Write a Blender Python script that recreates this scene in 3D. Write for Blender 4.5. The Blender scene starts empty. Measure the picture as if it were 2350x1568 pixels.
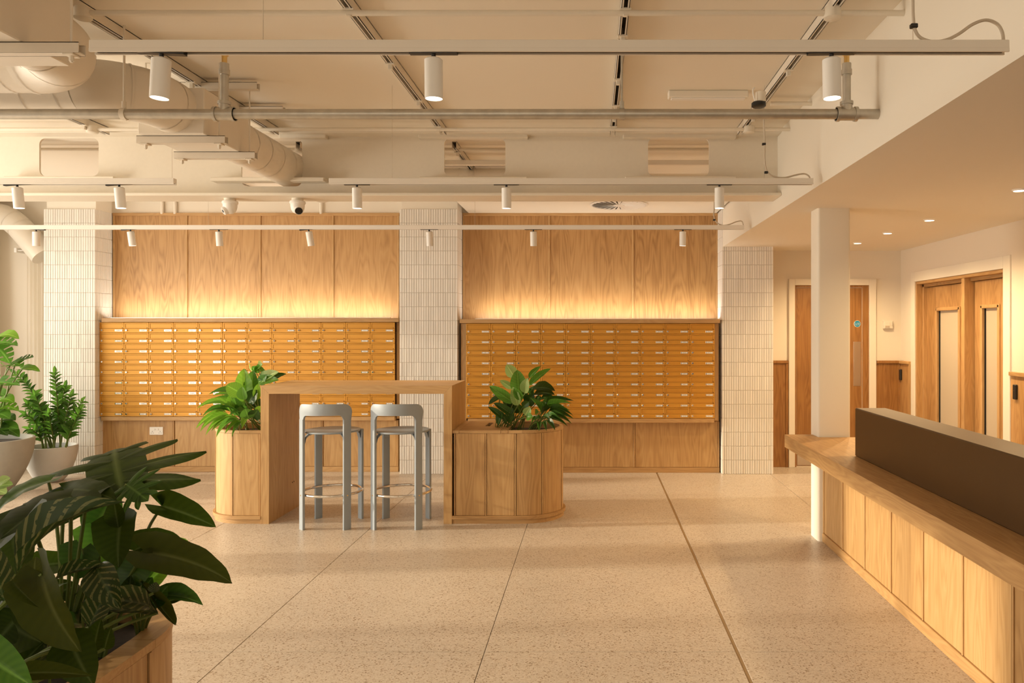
import bpy, bmesh, math, random
from mathutils import Vector, Matrix
PI = math.pi
SC = bpy.context.scene
COL = SC.collection
random.seed(7)

# ------------------------------------------------------------------ camera, world, sun, window light, added front fill, exposure
F, HC, PX, PY = 1720.0, 1.53, 1360.0, 757.0          # focal length (px of a 2350 wide frame), eye height, vanishing point
cam_d = bpy.data.cameras.new('camera'); cam = bpy.data.objects.new('camera', cam_d); COL.objects.link(cam)
cam.location = (0, 0, HC); cam.rotation_euler = (PI/2, 0, 0)
cam_d.sensor_width = 36.0; cam_d.lens = 36.0*F/2350.0
cam_d.shift_x = (1175-PX)/2350.0; cam_d.shift_y = (PY-784)/2350.0
cam_d.clip_start = 0.05; cam_d.clip_end = 200
SC.camera = cam
W_ = bpy.data.worlds.new('daylight'); SC.world = W_; W_.use_nodes = True
W_.node_tree.nodes['Background'].inputs[0].default_value = (1.0, 0.86, 0.70, 1)
W_.node_tree.nodes['Background'].inputs[1].default_value = 1.0
def light(name, kind, loc, energy, color, rot=(0, 0, 0), **kw):
    l = bpy.data.lights.new(name, kind); l.energy = energy; l.color = color
    for k, v in kw.items(): setattr(l, k, v)
    o = bpy.data.objects.new(name, l); COL.objects.link(o); o.location = loc; o.rotation_euler = rot
    return o
SUN_AZ, SUN_EL = math.radians(4.5), math.radians(13.5)
sd = Vector((math.cos(SUN_EL)*math.cos(SUN_AZ), math.cos(SUN_EL)*math.sin(SUN_AZ), -math.sin(SUN_EL)))
sun = light('sun', 'SUN', (-12, 3, 6), 5.0, (1.0, 0.84, 0.60), angle=math.radians(1.6))
sun.rotation_euler = sd.to_track_quat('-Z', 'Y').to_euler()
# daylight entering through the two window bays of the left wall
light('window_light_far', 'AREA', (-6.62, 6.1, 1.45), 60.0, (1.0, 0.91, 0.76), (0, -PI/2-.2, 0), shape='RECTANGLE', size=2.3, size_y=2.6)
light('window_light_near', 'AREA', (-6.62, 3.35, 1.45), 205.0, (1.0, 0.91, 0.76), (0, -PI/2-.2, 0), shape='RECTANGLE', size=2.3, size_y=1.9)
light('window_light_front', 'AREA', (-2.2, -3.1, 2.35), 55.0, (1.0, 0.89, 0.70), (PI/2+.30, 0, 0), shape='RECTANGLE', size=7.0, size_y=.9)  # added fill from behind the camera, brightens faces turned to it
SC.view_settings.view_transform = 'Standard'; SC.view_settings.look = 'None'
SC.view_settings.gamma = 1.0; SC.view_settings.use_curve_mapping = False
SC.view_settings.exposure = -0.10
SC.cycles.use_denoising = True
SC.cycles.max_bounces = 10; SC.cycles.diffuse_bounces = 6; SC.cycles.sample_clamp_indirect = 6.0

# ------------------------------------------------------------------ measuring helpers: a photo pixel at a known distance is a point of the room
def X(px, d): return (px-PX)*d/F
def Z(py, d): return HC-(py-PY)*d/F
def D(py): return F*HC/(py-PY)
def P(px, py, d): return Vector((X(px, d), d, Z(py, d)))

# ------------------------------------------------------------------ materials
MATS = {}
def nt(name):
    m = bpy.data.materials.new(name); m.use_nodes = True; MATS[name] = m
    t = m.node_tree; return m, t, t.nodes['Principled BSDF']
def N(t, kind, **kw):
    n = t.nodes.new(kind)
    for k, v in kw.items():
        if k in n.inputs: n.inputs[k].default_value = v
        else: setattr(n, k, v)
    return n
def plain(name, col, rough=.5, metal=0.0, spec=.5, noise=0.0, nscale=30, bump=0.0, coat=0.0):
    m, t, b = nt(name)
    b.inputs['Base Color'].default_value = (*col, 1); b.inputs['Roughness'].default_value = rough
    b.inputs['Metallic'].default_value = metal; b.inputs['Specular IOR Level'].default_value = spec
    if coat: b.inputs['Coat Weight'].default_value = coat
    if noise or bump:
        c = N(t, 'ShaderNodeTexCoord'); n = N(t, 'ShaderNodeTexNoise', Scale=nscale, Detail=4.0)
        t.links.new(c.outputs['Object'], n.inputs['Vector'])
        if noise:
            mx = N(t, 'ShaderNodeMix', data_type='RGBA')
            mx.inputs[6].default_value = (*[max(0, x*(1-noise)) for x in col], 1); mx.inputs[7].default_value = (*[min(1, x*(1+noise)) for x in col], 1)
            t.links.new(n.outputs['Fac'], mx.inputs[0]); t.links.new(mx.outputs[2], b.inputs['Base Color'])
        if bump:
            bp = N(t, 'ShaderNodeBump', Strength=bump, Distance=.002)
            t.links.new(n.outputs['Fac'], bp.inputs['Height']); t.links.new(bp.outputs['Normal'], b.inputs['Normal'])
    return m
def oak(name, axis, dark, mid, lite, rough=.45, freq=1.0, contrast=1.0):
    m, t, b = nt(name)
    c = N(t, 'ShaderNodeTexCoord'); oi = N(t, 'ShaderNodeObjectInfo')
    mu = N(t, 'ShaderNodeVectorMath', operation='SCALE'); mu.inputs[0].default_value = (37.0, 53.0, 29.0)
    t.links.new(oi.outputs['Random'], mu.inputs['Scale'])
    ad = N(t, 'ShaderNodeVectorMath', operation='ADD')
    t.links.new(c.outputs['Object'], ad.inputs[0]); t.links.new(mu.outputs[0], ad.inputs[1])
    def noise(sc_along, sc_across, detail, dist):
        s = [sc_across*freq]*3; s['xyz'.index(axis)] = sc_along*freq
        mp = N(t, 'ShaderNodeMapping'); mp.inputs['Scale'].default_value = s
        t.links.new(ad.outputs[0], mp.inputs['Vector'])
        n = N(t, 'ShaderNodeTexNoise', Scale=1.0, Detail=detail, Distortion=dist); t.links.new(mp.outputs[0], n.inputs['Vector'])
        return n.outputs['Fac']
    def math_(op, a, bb):
        n = N(t, 'ShaderNodeMath', operation=op)
        for i, q in enumerate((a, bb)):
            if isinstance(q, (int, float)): n.inputs[i].default_value = q
            else: t.links.new(q, n.inputs[i])
        return n.outputs[0]
    rings = math_('PINGPONG', math_('MULTIPLY', noise(.8, 6.5, 2.0, .2), 13.0), .5)
    fibre = noise(3.5, 130.0, 3.0, 0.0)
    broad = noise(.5, 9.0, 2.0, .3)
    f = math_('ADD', math_('ADD', math_('MULTIPLY', rings, .48), math_('MULTIPLY', fibre, .50)), math_('MULTIPLY', broad, .40))
    f = math_('ADD', math_('MULTIPLY', math_('SUBTRACT', f, .57), contrast), .5)
    f = math_('ADD', f, math_('MULTIPLY', math_('SUBTRACT', oi.outputs['Random'], .5), .22))
    r = N(t, 'ShaderNodeValToRGB'); e = r.color_ramp.elements
    e[0].position = .08; e[0].color = (*dark, 1); e[1].position = .95; e[1].color = (*lite, 1)
    k = e.new(.5); k.color = (*mid, 1)
    t.links.new(f, r.inputs[0]); t.links.new(r.outputs[0], b.inputs['Base Color'])
    b.inputs['Roughness'].default_value = rough
    bp = N(t, 'ShaderNodeBump', Strength=.12, Distance=.001); t.links.new(fibre, bp.inputs['Height']); t.links.new(bp.outputs['Normal'], b.inputs['Normal'])
    return m
OD, OM, OL = (.37, .205, .078), (.52, .315, .130), (.62, .405, .190)
for a in 'xyz':
    oak('oak_'+a, a, OD, OM, OL, .45, 1.0, 1.25)
    oak('oak_board_'+a, a, (.36, .195, .075), (.50, .30, .125), (.60, .39, .18), .5, 1.3)
oak('veneer_z', 'z', (.285, .14, .045), (.465, .265, .105), (.57, .35, .155), .42, 1.0, 1.25)
oak('veneer_dark_z', 'z', (.17, .070, .018), (.30, .140, .042), (.38, .195, .062), .42, 1.0, 1.2)
plain('white_paint', (.82, .77, .68), .7, spec=.3)
plain('ceiling_paint', (.82, .765, .67), .8, spec=.2)
plain('cream_steel', (.76, .70, .60), .5, noise=.03, nscale=40, bump=.15)
plain('cream_wall', (.78, .72, .63), .75, spec=.25)
plain('duct_paint', (.76, .70, .61), .55)
plain('fixture_white', (.86, .84, .81), .4)
plain('track_white', (.84, .79, .72), .4)
plain('grout', (.56, .51, .44), .9)
plain('black_plastic', (.012, .011, .010), .4)
plain('slot_dark', (.035, .024, .014), .9)
plain('soil', (.028, .018, .011), 1.0, noise=.5, nscale=60, bump=.8)
plain('chrome', (.82, .81, .79), .1, 1.0)
plain('steel_brushed', (.68, .62, .55), .3, 1.0)
plain('galvanised', (.52, .49, .43), .42, .75, noise=.22, nscale=24)
plain('brass', (.75, .52, .20), .3, 1.0)
plain('grey_lacquer', (.315, .36, .405), .4)
plain('bronze_panel', (.085, .045, .015), .42, .35, noise=.06, nscale=6)
plain('concrete_grey', (.37, .37, .345), .8, noise=.10, nscale=22, bump=.3)
plain('concrete_white', (.58, .59, .595), .75, noise=.06, nscale=14, bump=.2)
plain('sign_blue', (.0, .23, .42), .35)
plain('card_white', (.88, .86, .82), .5)
plain('joint_metal', (.36, .255, .14), .4, .4)
plain('rubber_black', (.01, .01, .01), .6)
plain('cable_grey', (.58, .50, .40), .5)
def gold():
    m, t, b = nt('gold_metal')
    oi = N(t, 'ShaderNodeObjectInfo'); r = N(t, 'ShaderNodeValToRGB')
    r.color_ramp.elements[0].color = (.60, .285, .034, 1); r.color_ramp.elements[1].color = (.66, .325, .044, 1)
    t.links.new(oi.outputs['Random'], r.inputs[0]); t.links.new(r.outputs[0], b.inputs['Base Color'])
    b.inputs['Metallic'].default_value = .25; b.inputs['Roughness'].default_value = .47
gold()
plain('gold_dark', (.10, .042, .010), .7, .2)
def tilemat():
    m, t, b = nt('tile_glaze')
    oi = N(t, 'ShaderNodeObjectInfo'); r = N(t, 'ShaderNodeValToRGB')
    r.color_ramp.elements[0].color = (.78, .755, .715, 1); r.color_ramp.elements[1].color = (.87, .845, .805, 1)
    t.links.new(oi.outputs['Random'], r.inputs[0]); t.links.new(r.outputs[0], b.inputs['Base Color'])
    b.inputs['Roughness'].default_value = .28
tilemat()
def terrazzo():
    m, t, b = nt('terrazzo')
    g = N(t, 'ShaderNodeNewGeometry'); oi = N(t, 'ShaderNodeObjectInfo')
    v = N(t, 'ShaderNodeTexVoronoi', Scale=150.0); t.links.new(g.outputs['Position'], v.inputs['Vector'])
    r = N(t, 'ShaderNodeValToRGB'); e = r.color_ramp.elements
    e[0].position = 0; e[0].color = (.30, .215, .14, 1); e[1].position = 1; e[1].color = (.665, .585, .495, 1)
    for p_, c_ in ((.07, (.40, .31, .225)), (.16, (.555, .465, .375)), (.6, (.61, .525, .435))): k = e.new(p_); k.color = (*c_, 1)
    sp = N(t, 'ShaderNodeSeparateColor'); t.links.new(v.outputs['Color'], sp.inputs[0]); t.links.new(sp.outputs[0], r.inputs[0])
    n = N(t, 'ShaderNodeTexNoise', Scale=1.3, Detail=3.0); t.links.new(g.outputs['Position'], n.inputs['Vector'])
    mx = N(t, 'ShaderNodeMix', data_type='RGBA', blend_type='MULTIPLY'); mx.inputs[0].default_value = .22
    t.links.new(r.outputs[0], mx.inputs[6]); t.links.new(n.outputs['Fac'], mx.inputs[7]); t.links.new(mx.outputs[2], b.inputs['Base Color'])
    b.inputs['Roughness'].default_value = .36; b.inputs['Specular IOR Level'].default_value = .4
terrazzo()
def emit(name, col, s):
    m, t, b = nt(name); b.inputs['Base Color'].default_value = (0, 0, 0, 1)
    b.inputs['Emission Color'].default_value = (*col, 1); b.inputs['Emission Strength'].default_value = s
emit('lamp_lens', (1, .84, .62), 9.0)
def leafmat(name, dark, lite, stripe=None, trans=.35, rough=.38):
    m, t, b = nt(name)
    uv = N(t, 'ShaderNodeUVMap'); s = N(t, 'ShaderNodeSeparateXYZ'); t.links.new(uv.outputs[0], s.inputs[0])
    oi = N(t, 'ShaderNodeObjectInfo')
    def M_(op, a, bb=0.0):
        n = N(t, 'ShaderNodeMath', operation=op)
        for i, q in enumerate((a, bb)):
            if isinstance(q, (int, float)): n.inputs[i].default_value = q
            else: t.links.new(q, n.inputs[i])
        return n.outputs[0]
    au = M_('ABSOLUTE', s.outputs['X'])
    vein = M_('PINGPONG', M_('SUBTRACT', M_('MULTIPLY', s.outputs['Y'], 9.0), M_('MULTIPLY', au, 3.2)), .5)
    mid = M_('SUBTRACT', 1.0, M_('MULTIPLY', au, 16.0))
    mid = N_clamp(t, mid)
    mx = N(t, 'ShaderNodeMix', data_type='RGBA'); mx.inputs[6].default_value = (*dark, 1); mx.inputs[7].default_value = (*lite, 1)
    fac = M_('ADD', M_('MULTIPLY', vein, .5), M_('MULTIPLY', oi.outputs['Random'], .5)); t.links.new(fac, mx.inputs[0])
    col = mx.outputs[2]
    if stripe:
        st = M_('GREATER_THAN', M_('PINGPONG', M_('SUBTRACT', M_('MULTIPLY', s.outputs['Y'], 7.0), M_('MULTIPLY', au, 4.0)), .5), .34)
        n2 = N(t, 'ShaderNodeTexNoise', Scale=14.0); t.links.new(uv.outputs[0], n2.inputs['Vector'])
        st = M_('MULTIPLY', st, M_('GREATER_THAN', n2.outputs['Fac'], .42))
        m2 = N(t, 'ShaderNodeMix', data_type='RGBA'); m2.inputs[7].default_value = (*stripe, 1)
        t.links.new(st, m2.inputs[0]); t.links.new(col, m2.inputs[6]); col = m2.outputs[2]
    m3 = N(t, 'ShaderNodeMix', data_type='RGBA'); m3.inputs[7].default_value = (*[min(1, x*1.6+.03) for x in lite], 1)
    t.links.new(M_('MULTIPLY', mid, .6), m3.inputs[0]); t.links.new(col, m3.inputs[6]); col = m3.outputs[2]
    t.links.new(col, b.inputs['Base Color']); b.inputs['Roughness'].default_value = rough
    b.inputs['Specular IOR Level'].default_value = .3 if rough < .45 else .12; tr = N(t, 'ShaderNodeBsdfTranslucent'); hv = N(t, 'ShaderNodeHueSaturation', Value=2.3); t.links.new(col, hv.inputs['Color']); t.links.new(hv.outputs[0], tr.inputs[0])
    ms = N(t, 'ShaderNodeMixShader'); ms.inputs[0].default_value = trans
    t.links.new(b.outputs[0], ms.inputs[1]); t.links.new(tr.outputs[0], ms.inputs[2])
    t.links.new(ms.outputs[0], t.nodes['Material Output'].inputs[0])
def N_clamp(t, a):
    n = N(t, 'ShaderNodeClamp'); t.links.new(a, n.inputs[0]); return n.outputs[0]
leafmat('leaf_fresh', (.10, .235, .018), (.215, .40, .045))
leafmat('leaf_mid', (.055, .15, .018), (.12, .27, .035))
leafmat('leaf_dark', (.024, .064, .008), (.054, .118, .016), trans=.28)
leafmat('leaf_deep', (.017, .033, .003), (.036, .058, .006), trans=.36, rough=.5)
leafmat('leaf_olive', (.034, .046, .006), (.052, .066, .009), trans=.3, rough=.55)
leafmat('leaf_striped', (.016, .033, .007), (.026, .046, .009), stripe=(.105, .11, .04), trans=.25)
leafmat('leaf_pale', (.20, .33, .10), (.36, .48, .20))
plain('stem_green', (.12, .17, .03), .5); plain('stem_brown', (.16, .11, .035), .6); plain('stem_pale', (.34, .36, .10), .5)
def sheer():
    m, t, b = nt('sheer_fabric')
    b.inputs['Base Color'].default_value = (.88, .84, .77, 1); b.inputs['Roughness'].default_value = .9
    tr = N(t, 'ShaderNodeBsdfTranslucent'); tr.inputs[0].default_value = (.9, .85, .76, 1)
    ms = N(t, 'ShaderNodeMixShader'); ms.inputs[0].default_value = .55
    t.links.new(b.outputs[0], ms.inputs[1]); t.links.new(tr.outputs[0], ms.inputs[2]); t.links.new(ms.outputs[0], t.nodes['Material Output'].inputs[0])
sheer()
def clearglass():
    m, t, b = nt('clear_glass')
    tr = N(t, 'ShaderNodeBsdfTransparent'); gl = N(t, 'ShaderNodeBsdfGlossy', Roughness=.02)
    ms = N(t, 'ShaderNodeMixShader'); ms.inputs[0].default_value = .06
    t.links.new(tr.outputs[0], ms.inputs[1]); t.links.new(gl.outputs[0], ms.inputs[2]); t.links.new(ms.outputs[0], t.nodes['Material Output'].inputs[0])
clearglass()
plain('frosted_glass', (.52, .45, .35), .28, spec=.6)
def cardprint():
    m, t, b = nt('name_card')
    c = N(t, 'ShaderNodeTexCoord'); s = N(t, 'ShaderNodeSeparateXYZ'); t.links.new(c.outputs['Generated'], s.inputs[0])
    def M_(op, a, bb=0.0):
        n = N(t, 'ShaderNodeMath', operation=op)
        for i, q in enumerate((a, bb)):
            if isinstance(q, (int, float)): n.inputs[i].default_value = q
            else: t.links.new(q, n.inputs[i])
        return n.outputs[0]
    oi = N(t, 'ShaderNodeObjectInfo')
    v = N(t, 'ShaderNodeCombineXYZ'); t.links.new(M_('ADD', M_('MULTIPLY', s.outputs['X'], 16.0), M_('MULTIPLY', oi.outputs['Random'], 90.0)), v.inputs[0])
    t.links.new(M_('MULTIPLY', s.outputs['Z'], 2.5), v.inputs[2])
    n = N(t, 'ShaderNodeTexNoise', Scale=1.0, Detail=1.0); t.links.new(v.outputs[0], n.inputs['Vector'])
    ink = M_('GREATER_THAN', n.outputs['Fac'], .53)
    ink = M_('MULTIPLY', ink, M_('LESS_THAN', M_('ABSOLUTE', M_('SUBTRACT', s.outputs['Z'], .5)), .2))
    ink = M_('MULTIPLY', ink, M_('LESS_THAN', M_('ABSOLUTE', M_('SUBTRACT', s.outputs['X'], .5)), .26))
    mx = N(t, 'ShaderNodeMix', data_type='RGBA'); mx.inputs[6].default_value = (.80, .78, .74, 1); mx.inputs[7].default_value = (.16, .13, .10, 1)
    t.links.new(ink, mx.inputs[0]); t.links.new(mx.outputs[2], b.inputs['Base Color']); b.inputs['Roughness'].default_value = .3
cardprint()

# ------------------------------------------------------------------ mesh builder and object bookkeeping
WL = {}
def wl(o): return WL.get(o.name, Vector((0, 0, 0)))
class MB:
    def __init__(s): s.v = []; s.f = []
    def add(s, vs, fs):
        o = len(s.v); s.v += [tuple(q) for q in vs]; s.f += [tuple(i+o for i in f) for f in fs]; return s
    def box(s, x0, x1, y0, y1, z0, z1, b=0.0):
        x0, x1 = min(x0, x1), max(x0, x1); y0, y1 = min(y0, y1), max(y0, y1); z0, z1 = min(z0, z1), max(z0, z1)
        b = min(b, (x1-x0)*.45, (y1-y0)*.45, (z1-z0)*.45)
        if b <= 0:
            return s.add([(x0, y0, z0), (x1, y0, z0), (x1, y1, z0), (x0, y1, z0), (x0, y0, z1), (x1, y0, z1), (x1, y1, z1), (x0, y1, z1)],
                         [(0, 3, 2, 1), (4, 5, 6, 7), (0, 1, 5, 4), (1, 2, 6, 5), (2, 3, 7, 6), (3, 0, 4, 7)])
        bm = bmesh.new(); bmesh.ops.create_cube(bm, size=1.0)
        for q in bm.verts: q.co = ((x0+x1)/2+q.co.x*(x1-x0), (y0+y1)/2+q.co.y*(y1-y0), (z0+z1)/2+q.co.z*(z1-z0))
        bmesh.ops.bevel(bm, geom=bm.edges[:], offset=b, segments=1, profile=.7, affect='EDGES')
        bm.verts.index_update()
        s.add([q.co for q in bm.verts], [[w.index for w in f.verts] for f in bm.faces]); bm.free(); return s
    def tube(s, pts, r, n=8, cap=True):
        pts = [Vector(q) for q in pts]; rs = r if isinstance(r, (list, tuple)) else [r]*len(pts)
        t0 = (pts[1]-pts[0]).normalized(); u = t0.orthogonal().normalized(); base = len(s.v); m = len(pts)
        for i, q in enumerate(pts):
            t = ((pts[min(i+1, m-1)]-pts[max(i-1, 0)])).normalized()
            u = (u-t*u.dot(t)).normalized(); w = t.cross(u)
            for k in range(n):
                a = 2*PI*k/n; s.v.append(tuple(q+(u*math.cos(a)+w*math.sin(a))*rs[i]))
        for i in range(m-1):
            for k in range(n):
                a, b = base+i*n+k, base+i*n+(k+1) % n; s.f.append((a, b, b+n, a+n))
        if cap: s.f.append(tuple(base+k for k in reversed(range(n)))); s.f.append(tuple(base+(m-1)*n+k for k in range(n)))
        return s
    def lathe(s, prof, c=(0, 0, 0), n=32, axis='z'):
        base = len(s.v); m = len(prof); c = Vector(c)
        for (r, h) in prof:
            for k in range(n):
                a = 2*PI*k/n; q = (r*math.cos(a), r*math.sin(a), h)
                if axis == 'y': q = (q[0], h, q[1])
                if axis == 'x': q = (h, q[0], q[1])
                s.v.append(tuple(c+Vector(q)))
        for i in range(m-1):
            for k in range(n):
                a, b = base+i*n+k, base+i*n+(k+1) % n; s.f.append((a, b, b+n, a+n) if axis != 'y' else (a, a+n, b+n, b))
        return s
    def prism(s, poly, z0, z1):
        n = len(poly); base = len(s.v)
        s.v += [(x, y, z0) for x, y in poly]+[(x, y, z1) for x, y in poly]
        s.f.append(tuple(base+i for i in reversed(range(n)))); s.f.append(tuple(base+n+i for i in range(n)))
        for i in range(n): j = (i+1) % n; s.f.append((base+i, base+j, base+n+j, base+n+i))
        return s
    def prism_y(s, poly, y0, y1):
        n = len(poly); base = len(s.v)
        s.v += [(x, y0, z) for x, z in poly]+[(x, y1, z) for x, z in poly]
        s.f.append(tuple(base+i for i in range(n))); s.f.append(tuple(base+n+i for i in reversed(range(n))))
        for i in range(n): j = (i+1) % n; s.f.append((base+i, base+n+i, base+n+j, base+j))
        return s
    def mesh(s, name, mat, origin=Vector((0, 0, 0)), smooth=False):
        me = bpy.data.meshes.new(name)
        me.from_pydata([tuple(Vector(q)-origin) for q in s.v], [], s.f); me.materials.append(MATS[mat])
        bm = bmesh.new(); bm.from_mesh(me); bmesh.ops.recalc_face_normals(bm, faces=bm.faces[:]); bm.to_mesh(me); bm.free()
        if smooth:
            for q in me.polygons: q.use_smooth = True
            try: me.set_sharp_from_angle(angle=math.radians(40))
            except Exception: pass
        return me
    def build(s, name, mat, parent=None, origin=None, smooth=False, kind=None):
        if origin is None:
            lo = [min(q[i] for q in s.v) for i in range(3)]; hi = [max(q[i] for q in s.v) for i in range(3)]
            origin = Vector([(a+b)/2 for a, b in zip(lo, hi)])
        origin = Vector(origin)
        return link(name, s.mesh(name, mat, origin, smooth), parent, origin, kind)
def link(name, me, parent, origin, kind=None):
    o = bpy.data.objects.new(name, me); COL.objects.link(o)
    if parent is not None: o.parent = parent; o.location = Vector(origin)-wl(parent)
    else: o.location = origin
    WL[o.name] = Vector(origin)
    if kind: o['kind'] = kind
    return o
def tag(o, label, cat, group=None, kind=None):
    o['label'] = label; o['category'] = cat
    if group: o['group'] = group
    if kind: o['kind'] = kind
    return o
def thing(name, label, cat, loc, group=None):
    o = bpy.data.objects.new(name, None); COL.objects.link(o); o.location = loc; WL[o.name] = Vector(loc)
    o.empty_display_size = .1
    return tag(o, label, cat, group)
def holder(name, loc):                       # a piece of the setting made of several pieces
    o = bpy.data.objects.new(name, None); COL.objects.link(o); o.location = loc; WL[o.name] = Vector(loc); o['kind'] = 'structure'
    return o
def dup(o, parent=None, loc=None):
    c = o.copy(); COL.objects.link(c); c.parent = parent
    if loc is not None: c.location = loc; WL[c.name] = Vector(loc)
    for ch in o.children: dup(ch, c)
    return c
def bx(name, mat, parent, x0, x1, y0, y1, z0, z1, b=.002, kind=None): return MB().box(x0, x1, y0, y1, z0, z1, b).build(name, mat, parent, kind=kind)

# ------------------------------------------------------------------ the room
DP, DW, DN = 7.94, 8.23, 8.354        # pillar fronts, panelled back wall, back wall of the lift lobby
XB, XR, ZC, ZL = 1.38, 3.434, 3.0, 2.41
flo = holder('floor', (0, 4, 0))
bx('floor_bed', 'joint_metal', flo, -6.8, 3.7, -3.3, 8.6, -.12, -.022, 0)
xs = [-6.65]+[.687-1.2*k for k in range(5, -1, -1)]+[1.885, 3.1, 3.62]
ys = [-3.2]+[6.066-1.253*k for k in range(7, -2, -1)]+[8.45]
for i in range(len(xs)-1):
    for j in range(len(ys)-1):
        gl = .009 if abs(xs[i]-.687) < .01 else .0016; gr = .009 if abs(xs[i+1]-.687) < .01 else .0016
        MB().box(xs[i]+gl, xs[i+1]-gr, ys[j]+.0014, ys[j+1]-.0014, -.022, 0, .0012).build('floor_slab', 'terrazzo', flo)
bx('movement_joint', 'joint_metal', flo, .679, .695, -3.2, 8.05, -.022, -.002, 0)
def struct(name, mat, boxes, b=0.0):
    m = MB()
    for q in boxes: m.box(*q, b)
    return m.build(name, mat, kind='structure')
struct('ceiling', 'ceiling_paint', [(-6.8, XB+.02, -3.3, 8.4, ZC, ZC+.1)])
struct('ceiling_lowered', 'white_paint', [(XB, XR+.25, -3.3, DN+.1, ZL, ZC+.1)])
struct('wall_back', 'cream_wall', [(-6.8, 1.9, DW+.02, DW+.2, -.02, ZC), (1.9, XR+.2, DN, DN+.15, -.02, ZL)])
struct('wall_right', 'cream_wall', [(XR, XR+.2, -3.3, 6.25, -.02, ZL), (XR, XR+.2, 7.97, DN, -.02, ZL), (XR, XR+.2, 6.25, 7.97, 2.04, ZL), (XR+.2, XR+.24, -3.3, DN+.1, -.02, ZL)])
struct('wall_left', 'cream_wall', [(-6.8, -6.65, -3.3, 2.35, -.02, ZC), (-6.8, -6.65, 4.35, 4.72, -.02, ZC), (-6.8, -6.65, 7.95, 8.4, -.02, ZC),
                                   (-6.8, -6.65, 2.35, 7.95, -.02, .12), (-6.8, -6.65, 2.35, 7.95, 2.66, ZC)])
struct('wall_front', 'cream_wall', [(-6.8, XR+.2, -3.3, -3.2, -.02, 1.85), (-6.8, XR+.2, -3.3, -3.2, 2.8, ZC), (-6.8, -5.8, -3.3, -3.2, 1.85, 2.8), (1.35, XR+.2, -3.3, -3.2, 1.85, 2.8)])  # the high opening is made up to go with the front fill
fill_win = holder('window_3', (-2.2, -3.25, 1.85)); MB().box(-5.8, 1.35, -3.26, -3.22, 1.85, 1.89).box(-5.8, 1.35, -3.26, -3.22, 2.76, 2.8).box(-2.25, -2.2, -3.26, -3.22, 1.89, 2.76).build('window_frame', 'bronze_panel', fill_win)  # unseen window, added only to house the front fill light
MB().box(-5.8, 1.35, -3.242, -3.238, 1.89, 2.76).build('pane', 'clear_glass', fill_win)
for n, (a, b) in enumerate(((4.72, 7.95), (2.35, 4.35))):
    w = holder('window_%d' % (n+1), (-6.72, (a+b)/2, .12)); m = MB()
    for y0, y1, z0, z1 in ((a, b, .12, .17), (a, b, 2.61, 2.66), (a, a+.05, .17, 2.61), (b-.05, b, .17, 2.61), ((a+b)/2-.025, (a+b)/2+.025, .17, 2.61)):
        m.box(-6.76, -6.70, y0, y1, z0, z1)
    m.build('window_frame', 'bronze_panel', w)
    for k in (0, 1):
        y0, y1 = (a+.05, (a+b)/2-.025) if k == 0 else ((a+b)/2+.025, b-.05)
        MB().box(-6.732, -6.728, y0, y1, .17, 2.61).build('pane', 'clear_glass', w)
struct('baseboard_back', 'white_paint', [(-6.65, -5.86, DW-.02, DW+.02, 0, .1)], .003)

# tiled pillars: finger tiles one by one where they show, the others joined
def piece(w, h, d, b):     # a glazed tile lying in the x-z plane, face towards -y
    return ([(-w/2, d, -h/2), (w/2, d, -h/2), (w/2, d, h/2), (-w/2, d, h/2), (-w/2, b, -h/2), (w/2, b, -h/2), (w/2, b, h/2), (-w/2, b, h/2),
             (-w/2+b, 0, -h/2+b), (w/2-b, 0, -h/2+b), (w/2-b, 0, h/2-b), (-w/2+b, 0, h/2-b)],
            [(8, 9, 10, 11), (4, 5, 9, 8), (5, 6, 10, 9), (6, 7, 11, 10), (7, 4, 8, 11), (0, 1, 5, 4), (1, 2, 6, 5), (2, 3, 7, 6), (3, 0, 4, 7)])
def pillar(label, pa, pb, n, side):
    x0, x1 = X(pa, DP), X(pb, DP); rows = 19; rh = 2.81/rows; pw = (x1-x0)/n
    r = thing('tiled_pillar', label, 'pillar', ((x0+x1)/2, DP+.15, 0), 'tiled pillars along the mailbox wall')
    MB().box(x0+.007, x1-.007, DP+.007, DW+.2, 0, 2.808).build('core', 'grout', r)
    MB().box(x0+.02, x1-.004, DP+.02, DW+.1, 2.808, ZC).build('plain_head', 'white_paint', r)
    v, f = piece(pw-.0035, rh-.0032, .008, .0022); me = MB().add(v, f).mesh('tile', 'tile_glaze'); rest = MB(); k = 0
    for j in range(rows-1, -1, -1):
        for i in range(n):
            c = Vector((x0+pw*(i+.5), DP+random.uniform(-.0008, .0008), rh*(j+.5)))
            if k < 300: link('tile', me, r, c); k += 1
            else: rest.add([Vector(q)+c for q in v], f)
    nd = 12; pd = (DW-DP)/nd; v, f = piece(pd-.0035, rh-.0032, .008, .0022)
    for j in range(rows):
        for i in range(nd):
            dy = random.uniform(-.0008, .0008)
            if side > 0: rest.add([Vector((x1+dy-y, DP+pd*(i+.5)+x, rh*(j+.5)+z)) for x, y, z in v], f)
            else: rest.add([Vector((x0+dy+y, DP+pd*(i+.5)-x, rh*(j+.5)+z)) for x, y, z in v], f)
    rest.build('tile_field', 'tile_glaze', r, kind='stuff')
pillar('white finger-tiled pillar behind the potted plants', 100, 218, 22, 1)
pillar('white finger-tiled pillar between the two mailbox banks', 917, 1050, 24, 1)
pillar('white finger-tiled pillar at the edge of the low ceiling', 1657, 1775, 22, -1)

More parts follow.
